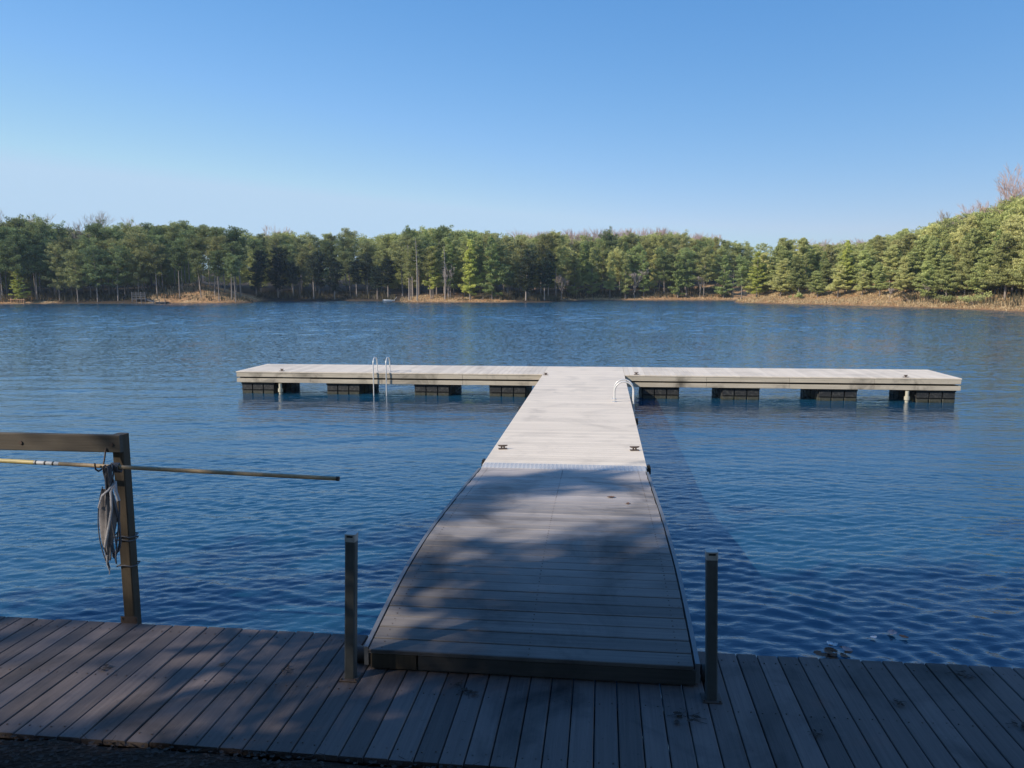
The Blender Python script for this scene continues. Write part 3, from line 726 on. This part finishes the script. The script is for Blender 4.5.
fd = empty('floating_debris', (3.83, 6.9, 0), 'brown floating leaf clump with a white scrap beside the boardwalk edge', 'debris')
mb = MB()
for k in range(12):
    q = leaf_mb(3.83 + rn.uniform(-.13, .16), 6.88 + rn.uniform(-.10, .10), .006 + .003 * k, rn.uniform(.07, .13), rn.uniform(0, 6), .4); mb.add(q.v, q.f)
mb.build('leaves', M['leaf_brown'], fd)
mb = MB(); q = leaf_mb(3.86, 6.95, .05, .10, .4, .9); mb.add(q.v, q.f); q = leaf_mb(3.84, 6.97, .055, .08, 1.9, .9); mb.add(q.v, q.f); mb.build('white_scrap', M['foam'], fd)
mb = MB(); q = leaf_mb(3.97, 6.90, .04, .11, 2.2, .6); mb.add(q.v, q.f); mb.build('pale_leaf', M['leaf_pink'], fd)
leaf(4.31, 7.24, .012, .075, .4, M['foam'], 'small white scrap floating on the water right of the debris', None, .8, 'floating_scrap')
leaf(4.52, 7.36, .012, .12, 1.1, M['leaf_pink'], 'pink leaf floating on the water, farthest right of the debris', None, .5, 'floating_leaf')
leaf(4.60, 7.29, .012, .09, 2.4, M['leaf_brown'], 'brown leaf floating beside the pink leaf', None, .4, 'floating_leaf')

# ------------------------------------------------------------------ trees
def clump_tris(rs, C, R, n, size, flat=.6, up=.25, tintv=None):
    """needle or leaf triangles filling ellipsoidal clumps; C (k,3), R (k,), n per clump"""
    k = len(C); N = k * n; ci = np.repeat(np.arange(k), n)
    d = rs.normal(size=(N, 3)); d /= np.linalg.norm(d, axis=1)[:, None]
    rad = rs.uniform(.25, 1, N) ** .6
    P = C[ci] + d * rad[:, None] * (R[ci][:, None] * np.array([1, 1, flat]))
    dr = d * .8 + rs.normal(size=(N, 3)) * .55; dr[:, 2] += up; dr /= np.linalg.norm(dr, axis=1)[:, None]
    sd_ = np.cross(dr, rs.normal(size=(N, 3))); sd_ /= (np.linalg.norm(sd_, axis=1)[:, None] + 1e-6)
    L_ = size * rs.uniform(.7, 1.4, N)[:, None]; W_ = L_ * rs.uniform(.28, .5, N)[:, None]
    T = np.stack([P - dr * L_ * .4 - sd_ * W_ * .5, P - dr * L_ * .3 + sd_ * W_ * .6, P + dr * L_ * .7], 1)
    base = rs.uniform(0, 1, k) if tintv is None else tintv
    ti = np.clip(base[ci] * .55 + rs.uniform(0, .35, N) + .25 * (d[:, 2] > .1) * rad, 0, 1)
    return T, ti

def pine(seed, h, clear, rad, shape, n_br, n_leaf, size, cr=.55, lean=.02, trunk_r=.17, up=.25, droop=0.0, flat=.72):
    """returns (crown triangles, tint, trunk MB). shape: 'tall' rounded head on a clear trunk, 'cone' tapering to a tip"""
    rs = np.random.RandomState(seed); mb = MB()
    bend = rs.normal(size=2) * lean * h
    def tp(z): t = z / h; return np.array([bend[0] * t * t, bend[1] * t * t, z])
    zz = np.linspace(-.6, h * .97, 9); mb.tube([tp(z) for z in zz], [trunk_r * (1.15 - z / h) if z > 0 else trunk_r * 1.3 for z in zz], 6)
    C = []; R = []; T_ = []
    for i in range(n_br):
        t = (i + rs.uniform(0, 1)) / n_br; z = clear + (h - clear) * t
        if shape == 'tall': prof = .30 + .70 * math.sin(PI * min(1, .16 + t * .72)) if t < .9 else .45
        elif shape == 'cone': prof = (1 - t) ** .75 * (.55 + .45 * min(1, t * 7)) + .06
        else: prof = (1 - t ** 2.2) * (.75 + .25 * math.sin(t * 9 + seed)) + .08
        L_ = rad * max(.1, prof) * rs.uniform(.6, 1.15); a = rs.uniform(0, 2 * PI)
        rise = (.15 + .55 * t - droop) * L_ * rs.uniform(.4, 1.2)
        base = tp(z); tip = base + np.array([math.cos(a) * L_, math.sin(a) * L_, rise])
        mid = (base + tip) / 2 + np.array([0, 0, -.06 * L_])
        mb.tube([base, mid, tip], [.035 + .02 * (1 - t), .025, .01], 3, False)
        m = max(1, int(round(L_ / (cr * .95)))); br_t = rs.uniform(0, 1)
        for j in range(m):
            f = (j + .85) / m if m > 1 else .8
            p = base + (tip - base) * f + rs.normal(size=3) * cr * .22
            C.append(p); R.append(cr * rs.uniform(.65, 1.15) * (.75 + .35 * (1 - abs(f - .7)))); T_.append(np.clip(br_t * .6 + f * .4 + rs.normal() * .1, 0, 1))
    for q in range(3): C.append(tp(h) + np.array([*rs.normal(size=2) * .3, -.35 * q])); R.append(cr * .75); T_.append(.7)
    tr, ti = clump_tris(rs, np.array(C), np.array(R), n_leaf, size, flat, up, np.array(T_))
    return tr, ti, mb

def bare(seed, h, spread, levels=5, rr=.13, upb=.35):
    rn = random.Random(seed); mb = MB()
    def grow(p, d, L_, r, lv):
        q = p + d * L_ * .5 + np.array([rn.gauss(0, .05), rn.gauss(0, .05), 0]) * L_; e = p + d * L_ + np.array([rn.gauss(0, .04), rn.gauss(0, .04), 0]) * L_
        mb.tube([p, q, e], [r, r * .8, r * .62], 5 if lv > 2 else 3, False)
        if lv == 0: return
        for k in range(3 if lv > 1 else 4):
            a = rn.uniform(0, 2 * PI); s_ = rn.uniform(.35, .75) * spread
            nd = d + np.array([math.cos(a) * s_, math.sin(a) * s_, rn.uniform(0, .3) + upb * .3]); nd /= np.linalg.norm(nd)
            st = p + (e - p) * (1 if k == 0 else rn.uniform(.5, 1))
            grow(st, nd, L_ * rn.uniform(.62, .82), max(r * .6, .018), lv - 1)
    s0 = h * .28
    grow(np.array([0, 0, -.3]), np.array([0, 0, 1.]), s0, rr, levels)
    return mb

def proto(name, cat, tr, ti, trunk, mat, tmat=None, park=(0, -60, 0)):
    r = bpy.data.objects.new(name, None); tag(r, 'tree', cat)
    c = bpy.data.objects.new('crown', tri_mesh('crown', tr, M[mat], ti)); c.parent = r
    me = bpy.data.meshes.new('trunk'); me.from_pydata(trunk.v, [], trunk.f); me.polygons.foreach_set('use_smooth', [True] * len(trunk.f)); me.materials.append(tmat or M['trunk']); me.update()
    t_ = bpy.data.objects.new('trunk', me); t_.parent = r
    return r
H0 = 14.0
tall = [proto('pine_tree', 'tree', *pine(100 + i, H0, [6.0, 7.2, 4.2, 7.8, 5.6, 3.0][i], [2.7, 2.4, 3.1, 2.3, 2.9, 2.9][i], 'tall', 52, 46, .26, .62, .035, .13), 'needle_dark') for i in range(6)]
conep = [proto('pine_tree', 'tree', *pine(200 + i, H0, [1.6, 2.5, .9][i], [2.3, 2.1, 2.6][i], 'cone', 64, 52, .28, .50, .01, .14), 'needle_mid') for i in range(3)]
sunp = [proto('pine_tree', 'tree', *pine(250 + i, H0, [2.6, 1.2][i], [1.7, 2.3][i], 'cone', 60, 52, .28, .48, .01, .13), 'needle_sun') for i in range(2)]
olive = [proto('pine_tree', 'tree', *pine(300 + i, 10.0, [.9, 1.6, .5, 2.2][i], [2.6, 2.4, 2.9, 2.3][i], 'bush', 104, 62, .21, .42, .04, .12, .55, -.10, .62), 'needle_olive') for i in range(4)]
shadowp = [proto('pine_tree', 'tree', *pine(400 + i, H0, [4.6, 3.0, 5.4][i], [2.3, 2.8, 2.1][i], 'tall', 60, 46, .28, .56, .03), 'needle_shadow', M['bare']) for i in range(3)]  # front-row pines with shadow painted into their needles
mids = [proto('pine_tree', 'tree', *pine(350 + i, H0, [4.6, 3.2, 6.4][i], [2.7, 3.0, 2.5][i], 'tall', 56, 46, .26, .60, .035, .13), 'needle_mid') for i in range(3)]

# skyline: image azimuth (tan, right +) against elevation slope, as read from where the tree tops stand
def ray(px, py):
    d = FWD + RGT * (px - 512) / 768.77 + UPV * (384 - py) / 768.77; return d
SKY = [(-80, 226), (0, 228), (20, 222), (40, 221), (55, 227), (70, 233), (100, 229), (120, 227), (150, 228), (180, 225), (200, 226), (230, 232), (256, 234), (280, 234), (310, 235), (340, 235),
       (370, 237), (400, 236), (425, 229), (450, 231), (480, 233), (512, 236), (530, 237), (560, 237), (600, 236), (640, 236), (680, 234), (700, 238), (740, 242), (770, 245), (795, 239), (810, 245), (840, 245),
       (860, 243), (880, 238), (900, 232), (930, 224), (960, 216), (985, 208), (1005, 200), (1024, 190), (1100, 176)]
SX = [a for a, b in SKY]; SYY = [b for a, b in SKY]
def azdir(px):
    d = ray(px, 290); return d[:2] / np.hypot(d[0], d[1])
def shore_dist(px):
    u = azdir(px); best = 1e9
    A = LAKE; B = np.roll(LAKE, -1, 0)
    for a, b in zip(A, B):
        e = b - a; den = u[0] * e[1] - u[1] * e[0]
        if abs(den) < 1e-9: continue
        w_ = a - CAM[:2]; t = (w_[0] * e[1] - w_[1] * e[0]) / den; s_ = (w_[0] * u[1] - w_[1] * u[0]) / den
        if t > 30 and 0 <= s_ <= 1: best = min(best, t)
    return best
def sky_z(px, dist):
    d = ray(px, np.interp(px, SX, SYY)); k = dist / np.hypot(d[0], d[1]); return CAM[2] + d[2] * k
rn = random.Random(5)
used = {}
def place(proto_o, base_h, x, y, h, label, group=None, wide=1.0):
    z = float(gz(x, y)) - .05; s_ = h / base_h
    return copy_thing(proto_o, (x, y, z), rn.uniform(0, 6.28), (s_ * wide, s_ * wide, s_), label, group)

REG = [  # (px0, px1, protos, group, front label, back label)
    (-45, 252, tall, 'left shore pines', 'tall dark pine at the waterline of the left shore', 'tall dark pine farther back on the left shore'),
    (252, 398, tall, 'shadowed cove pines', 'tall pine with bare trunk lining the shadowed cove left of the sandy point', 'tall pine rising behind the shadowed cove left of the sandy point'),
    (398, 500, None, 'sandy point pines', 'green pine standing on the sandy point left of centre', 'tall pine in the wood behind the sandy point left of centre'),
    (500, 552, tall, 'dark headland pines', 'dark pine on the headland at the middle of the far shore', 'tall pine behind the dark headland at the middle of the far shore'),
    (552, 742, None, 'centre cove pines', 'green pine along the far cove right of centre', 'green pine in the wood behind the far cove right of centre'),
    (742, 1075, olive, 'right bank pines', 'bushy olive green pine at the front of the grassy right bank', 'olive green pine up the slope behind the right bank')]
n_tree = 0
pts_all = []
for (p0, p1, protos, group, lf, lb) in REG:
    right = protos is olive
    offs = [2.5, 6.5, 12, 19] if not right else [4.5, 8, 12, 17, 23]
    steps = [19, 17, 17, 17] if not right else [21, 21, 22, 24, 28]
    for row, (off, st) in enumerate(zip(offs, steps)):
        px = p0 + rn.uniform(0, st * .5) + (row % 2) * st * .5
        while px < p1:
            dd = shore_dist(px)
            if dd > 1e8: px += st; continue
            d = dd + off * (1.0 if not right else 1.0 + .2 * (px - 742) / 300) + rn.uniform(-1.3, 1.8)
            u = azdir(px); x, y = CAM[0] + u[0] * d, CAM[1] + u[1] * d
            sd0 = float(lake_sd(np.array(x), np.array(y)))
            if sd0 < (1.0 if not right else 3.0): px += st * .5; continue
            top = sky_z(px, d); g0 = float(gz(x, y))
            frac = ([.78, .90, .99, 1.02] if group not in ('shadowed cove pines', 'dark headland pines') else [.62, .74, .96, 1.02])[row] if not right else [.62, .76, .88, .97, 1.02][row]
            if right and px < 800: frac = [.72, .86, .97, 1.0, 1.0][row]
            h = max(4.0, (top - g0) * (frac + rn.uniform(-.12, .05) + (.05 if rn.random() < .15 else 0)))
            pr = protos
            if group == 'sandy point pines': pr = [conep[0], conep[1], mids[0], mids[2], tall[0]] if row < 2 else mids + tall[:2]
            if group == 'centre cove pines': pr = [conep[0], conep[1], conep[2], mids[0], mids[1]] if row < 2 else mids + [tall[0], conep[1]]
            if group == 'shadowed cove pines' and row < 2: pr = shadowp + [tall[1]]
            if group == 'dark headland pines' and row < 2 and px > 512: pr = shadowp
            if 165 < px < 252: pr = [tall[1], tall[3]]
            if right and row >= 1: pr = olive + [conep[2]]
            if right and row == 0 and 770 < px < 900: pr = [olive[1], olive[3]]
            q = rn.choice(pr)
            if not right: h *= .975
            place(q, 10.0 if q in olive else H0, x, y, h, lf if row == 0 else lb, group + (' in front' if row == 0 else ' behind'), (1.15 if q in olive else 1.05) * rn.uniform(.88, 1.15) * (H0 / h if not right else 10 / h) ** .35)
            pts_all.append((x, y)); n_tree += 1
            px += st * rn.uniform(.8, 1.2)
print('pines', n_tree)

# trees that one can pick out
def at_px(px, off):
    d = shore_dist(px) + off; u = azdir(px); return CAM[0] + u[0] * d, CAM[1] + u[1] * d
def special(q, bh, px, off, h, label, wide=1.0):
    x, y = at_px(px, off); return place(q, bh, x, y, h, label, None, wide)
special(sunp[1], H0, 19, 1.6, 6.3, 'small bright yellow-green pine low at the left shore edge', 1.9)
special(sunp[0], H0, 433, 3.0, 10.2, 'slender bright green pine on the sandy point, nearest its left end', 1.25)
special(sunp[1], H0, 470, 2.2, 11.5, 'broad bright green pine at the right end of the sandy point', 1.25)
special(conep[2], H0, 492, 2.4, 11.8, 'bright conical pine just left of the dark headland', 1.15)
special(conep[2], H0, 678, 1.4, 9.2, 'dark green conical pine touching the water right of the bare grey tree', 1.1)
special(sunp[1], H0, 757, 4.0, 8.0, 'light green pine at the left tip of the right bank', 1.7)
special(sunp[1], H0, 845, 6.5, 8.5, 'brightest yellow-green young pine on the right bank left of middle', 1.2)
for i, (px, off, h, lab) in enumerate([(610, 9, 13.8, 'tallest dark pine in the centre cove'), ]): special(tall[2], H0, px, off, h, lab)

def bare_thing(seed, h, spread, mat, px, off, label, name='bare_tree', levels=5, rr=.13, upb=.35):
    x, y = at_px(px, off); mb = bare(seed, h, spread, levels, rr, upb); r = empty(name, (x, y, float(gz(x, y))), label, 'tree')
    n_tr = 2 * 5 + 0
    me = bpy.data.meshes.new('branches'); 
    # first limb is the trunk
    me.from_pydata(mb.v[15:], [], [tuple(i - 15 for i in f) for f in mb.f[10:]]); me.materials.append(mat); me.update()
    o = bpy.data.objects.new('branches', me); COL.objects.link(o); o.parent = r
    me = bpy.data.meshes.new('trunk'); me.from_pydata(mb.v[:15], [], mb.f[:10]); me.materials.append(mat); me.update()
    o = bpy.data.objects.new('trunk', me); COL.objects.link(o); o.parent = r
    return r
B_ = [(635, 2.0, 8.6, 1.0, 'palebare', 'pale grey bare branching tree at the waterline of the centre cove', 6, .12),
      (1014, 26, 19.2, .95, 'redbare', 'tall reddish bare tree rising above the pines at the far right', 6, .13),
      (985, 32, 14.5, .9, 'redbare', 'thinner reddish bare tree left of the tall one at far right', 6, .15),
      (955, 26, 13.5, .8, 'bare', 'grey bare tree top showing above the right hill', 6, .15),
      (8, 22, 20.0, .9, 'bare', 'grey bare tree top above the pines at the left edge', 6, .16),
      (50, 22, 20, .9, 'bare', 'grey bare tree top, second from the left edge', 6, .16),
      (98, 22, 19, .9, 'bare', 'grey bare tree top above the left shore, third from the left', 6, .16),
      (148, 22, 19, .9, 'redbare', 'reddish bare tree top above the left shore', 6, .16),
      (278, 28, 20, .9, 'redbare', 'reddish bare tree top above the shadowed cove', 6, .16),
      (448, 3.2, 8.0, .6, 'palebare', 'pale leafless young tree among the pines on the sandy point', 5, .1),
      (562, 1.8, 6.5, .9, 'bare', 'low grey bare tree in the shadow right of the dark headland', 6, .1),
      (700, 2.0, 5.5, 1.0, 'bare', 'low grey bare tree right of the dark conical pine', 6, .09),
      (925, 4.0, 3.4, 1.1, 'bare', 'small leafless tree on the right bank grass', 5, .06),
      (890, 3.6, 2.6, 1.1, 'bare', 'smallest leafless sapling on the right bank grass', 5, .05)]
for i, (px, off, h, sp, mt, lab, lv, r0) in enumerate(B_): bare_thing(40 + i, h, sp, M[mt], px, off, lab, 'bare_tree', lv, r0)
# dead pale trunks on the sandy point
for px, off, h, lab in ((417, 1.4, 12.2, 'tall pale dead pine trunk on the sandy point, the thickest'), (445, 2.4, 10.5, 'pale dead pine trunk on the sandy point, farther right'), (409, 3.2, 11, 'thin pale dead trunk left of the thick one')):
    x, y = at_px(px, off); r = empty('dead_tree', (x, y, float(gz(x, y))), lab, 'tree'); q = random.Random(px); mb = MB(); bs = (x, y, float(gz(x, y)))
    mb.tube([(bs[0], bs[1], bs[2] - .4), (bs[0] + .1, bs[1], bs[2] + h * .5), (bs[0] - .1, bs[1], bs[2] + h)], [.15, .10, .03], 7); mb.build('trunk', M['palebare'], r)
    mb = MB()
    for k in range(46):
        z = h * (.30 + .68 * q.random()); a = q.uniform(0, 6.28); L_ = q.uniform(.5, 1.7) * (1.15 - z / h)
        p = np.array(bs) + np.array([0, 0, z]); e = p + np.array([math.cos(a) * L_, math.sin(a) * L_, q.uniform(-.2, .4) * L_]); mb.tube([p, (p + e) / 2 + np.array([0, 0, -.05]), e], [.035, .025, .012], 3, False)
    mb.build('branches', M['palebare'], r)

# the wood behind, read as one mass
rs = np.random.RandomState(99)
low = [pine(600 + i, 1.0 * H0, 1.5, 2.7, 'tall', 44, 28, .34, .72)[:2] for i in range(3)]
Ts = []; Tt = []
for k in range(640):
    px = rs.uniform(-160, 1190); off = rs.uniform(22, 62) if rs.rand() < .6 else rs.uniform(19, 27)
    d = shore_dist(px)
    if d > 1e8: continue
    d += off; u = azdir(px); x, y = CAM[0] + u[0] * d, CAM[1] + u[1] * d
    if lake_sd(np.array(x), np.array(y)) < 8: continue
    g0 = float(gz(x, y)); h = (sky_z(min(max(px, -80), 1100), d) - g0) * rs.uniform(.88, 1.0)
    if 185 < px < 250 and off < 40: continue
    tr, ti = low[k % 3]; a = rs.uniform(0, 6.28); c, s_ = math.cos(a), math.sin(a); sc = h / H0
    if sc < .25: continue
    Rm = np.array([[c, -s_, 0], [s_, c, 0], [0, 0, 1]]); Q = tr @ Rm.T * sc * np.array([1.1, 1.1, 1]) + np.array([x, y, g0]); Ts.append(Q); Tt.append(ti * rs.uniform(.5, 1))
Tn = np.concatenate(Ts); tt = np.concatenate(Tt)
me = tri_mesh('distant_wood', Tn, M['needle_mid'], tt); o = bpy.data.objects.new('distant_wood', me); COL.objects.link(o)
tag(o, 'mass of pines filling the wood behind the shoreline trees', 'wood', None, 'stuff')
# reddish leafless wood along the skyline right of centre
rw = MB(); q3 = [bare(800 + i, 13.5, .9, 5, .11) for i in range(3)]
for k in range(70):
    if k < 46: px = rs.uniform(525, 665)
    elif k < 60: px = rs.uniform(795, 865)
    else: px = rs.uniform(690, 720)
    d = shore_dist(px) + rs.uniform(38, 60); u = azdir(px); x, y = CAM[0] + u[0] * d, CAM[1] + u[1] * d; g0 = float(gz(x, y))
    dd_ = ray(px, np.interp(px, SX, SYY) - (8 if px < 670 else 5)); top = CAM[2] + dd_[2] * d / np.hypot(dd_[0], dd_[1]); b = q3[k % 3]; s_ = (top - g0) / max(v[2] for v in b.v) * rs.uniform(.94, 1.03); a = rs.uniform(0, 6)
    c_, n_ = math.cos(a), math.sin(a); V = [(x + (vx * c_ - vy * n_) * s_, y + (vx * n_ + vy * c_) * s_, g0 + vz * s_) for vx, vy, vz in b.v]; rw.add(V, b.f)
tag(rw.build('leafless_wood', M['redbare']), 'reddish leafless wood showing above the far pines', 'wood', None, 'stuff')

# dry grass and undergrowth ---------------------------------------------------
def blades(name, regions, n, hmin, hmax, mat, label, cat, mind, maxd):
    P = []; rs = np.random.RandomState(hash(name) % 1000 if False else len(name) * 7)
    px = np.concatenate([rs.uniform(a, b, int(n * wgt)) for a, b, wgt in regions]); X = []; Y = []
    cache = {}
    for p in px:
        k = int(p / 4)
        if k not in cache: cache[k] = shore_dist(k * 4 + 2)
        d = cache[k] + rs.uniform(mind, maxd); u = azdir(p); X.append(CAM[0] + u[0] * d); Y.append(CAM[1] + u[1] * d)
    X = np.array(X); Y = np.array(Y); D = lake_sd(X, Y); ok = (D > .15) & (D < maxd + 4); X = X[ok]; Y = Y[ok]; Z = gz(X, Y); N = len(X)
    H_ = rs.uniform(hmin, hmax, N) * (.5 + .8 * (np.sin(X * .8) * np.sin(Y * .9 + 1) * .5 + .5)); a = rs.uniform(0, 6.28, N); wd = rs.uniform(.05, .12, N)
    B0 = np.stack([X - np.cos(a) * wd, Y - np.sin(a) * wd, Z - .05], 1); B1 = np.stack([X + np.cos(a) * wd, Y + np.sin(a) * wd, Z - .05], 1)
    T1 = np.stack([X + rs.normal(size=N) * .15, Y + rs.normal(size=N) * .15, Z + H_], 1)
    me = tri_mesh(name, np.stack([B0, B1, T1], 1), mat, rs.uniform(0, 1, N)); o = bpy.data.objects.new(name, me); COL.objects.link(o); tag(o, label, cat, None, 'stuff')
blades('dry_grass', [(735, 1060, .8), (400, 500, .08), (560, 740, .12)], 26000, .08, .32, M['grass'], 'tan dry grass on the bank below the pines', 'grass', .3, 9)
blades('undergrowth', [(-40, 180, .25), (180, 250, .03), (250, 395, .2), (500, 740, .35), (900, 1040, .06)], 14000, .4, 1.3, M['shrubm'], 'dull brushy undergrowth under the far shore trees', 'undergrowth', 1.5, 12)
def shrub(px, off, s_, mat, label):
    x, y = at_px(px, off); z = float(gz(x, y)); r = empty('shrub', (x, y, z), label, 'shrub'); rs = np.random.RandomState(px)
    C = rs.normal(size=(16, 3)) * np.array([.5, .5, .28]) * s_; C[:, 2] = np.abs(C[:, 2]) + .35 * s_
    tr, ti = clump_tris(rs, C, np.full(16, .34 * s_), 60, .16, .7)
    o = bpy.data.objects.new('foliage', tri_mesh('foliage', tr, M[mat], ti)); COL.objects.link(o); o.parent = r
    mb = MB()
    for k in range(6):
        c = C[k]; mb.tube([(x, y, z - .1), (x + c[0] * .5, y + c[1] * .5, z + c[2] * .6), (x + c[0], y + c[1], z + c[2])], [.03, .02, .01], 4, False)
    mb.build('stem', M['bare'], r)
shrub(262, 1.5, 1.5, 'shrubm', 'pale round shrub at the left end of the shadowed cove')
shrub(948, 2.6, 1.3, 'needle_olive', 'olive shrub low on the right bank near the water')
shrub(975, 2.4, 1.8, 'needle_olive', 'largest olive shrub overhanging the right bank')
shrub(910, 3.2, 1.0, 'shrubm', 'dull brown shrub on the right bank grass')
shrub(800, 3.0, 1.0, 'needle_olive', 'small green shrub on the left part of the right bank')
shrub(508, 2.0, 1.5, 'shrubm', 'brown shrub at the foot of the dark headland')
shrub(482, 2.0, 1.3, 'leaf_brown_f' if 'leaf_brown_f' in M else 'shrubm', 'reddish brown shrub right of the picnic table')

# small things on the far shore -------------------------------------------------
def shore_pt(px, off): x, y = at_px(px, off); return x, y, float(gz(x, y))
# rowing boat drawn up under the trees
x, y, z = shore_pt(389, -.6); z = .02; rbt = empty('rowing_boat', (x, y, z), 'small white boat at the waterline left of the sandy point', 'boat')
mb = MB(); secs = []
for i in range(9):
    t = i / 8; u = (t - .5) * 2.6; wv = .55 * math.sin(PI * (.22 + .78 * t)) ** .7 if t < .97 else .06; hh = .38 + .12 * (1 - t) ** 2
    secs.append([(x + u, y - wv, z + hh), (x + u, y - wv * .75, z + .12), (x + u, y, z - .02), (x + u, y + wv * .75, z + .12), (x + u, y + wv, z + hh)])
vs = [p for s_ in secs for p in s_]; fs = [(i * 5 + j, i * 5 + j + 1, (i + 1) * 5 + j + 1, (i + 1) * 5 + j) for i in range(8) for j in range(4)]; fs.append((0, 1, 2, 3, 4))
mb.add(vs, fs, True); mb.build('hull', M['boat'], rbt)
mb = MB()
for t in (-.6, .25): mb.box((x + t, y, z + .28), (.12, .42, .02))
mb.build('seat', M['boatin'], rbt)
mb = MB(); mb.tube([(x + .9, y, z + .3), (x + 1.6, y + .2, z + 1.0)], .03, 6); mb.build('oar', M['boat'], rbt)
# picnic table
x, y, z = shore_pt(459, 1.6); pt_ = empty('picnic_table', (x, y, z), 'wooden picnic table on the sandy point by the water', 'table')
mb = MB(); [mb.box((x, y - .3 + .15 * k, z + .76), (.95, .065, .025)) for k in range(5)]; mb.build('tabletop', M['timber_or'], pt_)
for s_ in (-1, 1):
    mb = MB(); mb.box((x, y + s_ * .72, z + .45), (.95, .12, .025)); mb.build('bench', M['timber_or'], pt_)
    mb = MB(); mb.tube([(x + s_ * .7, y - .65, z - .1), (x + s_ * .7, y - .2, z + .74)], .05, 4); mb.tube([(x + s_ * .7, y + .65, z - .1), (x + s_ * .7, y + .2, z + .74)], .05, 4); mb.tube([(x + s_ * .7, y - .75, z + .40), (x + s_ * .7, y + .75, z + .40)], .045, 4); mb.build('leg', M['timber_or'], pt_)
# timber landing with stairs in the shade of the left shore
x, y, z = shore_pt(141, 1.2); z = .9; pl = empty('timber_landing', (x, y, 0), 'grey timber landing with railing and stairs on the shaded left shore', 'landing')
mb = MB(); mb.box((x, y, z), (1.5, 1.0, .06)); mb.build('platform', M['timber_gr'], pl)
for dx in (-1.4, -.5, .5, 1.4):
    mb = MB(); mb.box((x + dx, y - .95, z + .1), (.06, .06, 1.3)); mb.build('post', M['timber_gr'], pl)
mb = MB()
for zz in (.45, .8, 1.15): mb.box((x, y - 1.03, z + zz), (1.46, .025, .05))
mb.build('railing', M['timber_gr'], pl)
mb = MB()
for k in range(6): mb.box((x + 1.75 + .33 * k, y - .3, z - .05 - .14 * k), (.17, .5, .03))
for dy in (-.82, .22): mb.prism([(-.03, -.12), (.03, -.12), (.03, .12), (-.03, .12)], (x + 1.5, y + dy, z - .08), (x + 3.6, y + dy, z - .95), (0, 1, 0), (0, 0, 1))
mb.build('stairs', M['timber_gr'], pl)
# low jetty at the stair foot
x, y, z = shore_pt(160, -.6); jt = empty('low_jetty', (x, y, 0), 'low pale jetty at the foot of the shaded stairs', 'jetty')
mb = MB(); mb.box((x, y, .28), (1.4, .6, .05)); mb.build('decking', M['timber_gr'], jt)
for dx in (-1.2, 0, 1.2):
    mb = MB(); mb.tube([(x + dx, y - .5, -1), (x + dx, y - .5, .85)], .07, 7); mb.build('post', M['timber_gr'], jt)
# log fence on the orange bank at left
x, y, z = shore_pt(16, .7); lf_ = empty('log_fence', (x, y, z), 'low log railing on the orange bank at the left edge', 'fence')
for dx in (-1.2, .1, 1.5):
    mb = MB(); mb.tube([(x + dx, y, z - .4), (x + dx, y, z + .95)], .11, 8); mb.build('post', M['timber_or'], lf_)
mb = MB(); mb.tube([(x - 1.4, y - .12, z + .6), (x + 1.8, y - .12, z + .55)], .08, 7); mb.build('rail', M['timber_or'], lf_)

# trees behind and left of the viewer, whose shade falls over the boardwalk and gangway
def shade_tree(seed, x, y, h, rad, clear, label, n_br=120, cr=.8, n_leaf=34, size=.34):
    tr, ti, tk = pine(seed, h, clear, rad, 'tall', n_br, n_leaf, size, cr, .02, .24)
    r = empty('shade_pine', (x, y, float(max(gz(x, y), 1.4))), label, 'tree', 'pines behind the viewer')
    o = bpy.data.objects.new('crown', tri_mesh('crown', tr, M['needle_dark'], ti)); COL.objects.link(o); o.parent = r
    me = bpy.data.meshes.new('trunk'); me.from_pydata(tk.v, [], tk.f); me.materials.append(M['trunk']); me.update()
    o = bpy.data.objects.new('trunk', me); COL.objects.link(o); o.parent = r
SHADE = [(-13.5, -4.5, 14, 3.4, 4.0, 38), (-17, -8, 17, 3.8, 6, 44), (-9, -5.5, 14, 3.6, 3.5, 80), (-1.5, -3.5, 13, 4.2, 5.0, 130), (5, -3, 13, 4.2, 5.0, 130), (11, -1, 13, 4, 5, 130), (-6, 0.0, 8, 2.2, 3.5, 30),
         (-12.5, -10.5, 17, 3.8, 6, 90), (-18.5, -2.8, 13, 2.8, 5.5, 11), (-14.5, .0, 11.3, 2.4, 5.5, 5),
         (-6.5, -3.0, 12, 3.0, 4.5, 60), (-5, -9, 16, 3.6, 5, 120), (-15, -14.5, 19, 4, 6, 120), (2, -7, 15, 3.6, 5, 120), (8, -5, 14, 3.6, 5, 120), (14, -6, 15, 3.6, 5, 120), (-1, -14, 18, 4, 6, 120), (-8, -16, 19, 4, 6, 120)]
for i, (x, y, h, r_, cl, nb) in enumerate(SHADE): shade_tree(900 + i, x, y, h, r_, cl, 'tall pine on the near bank behind the viewer', nb)
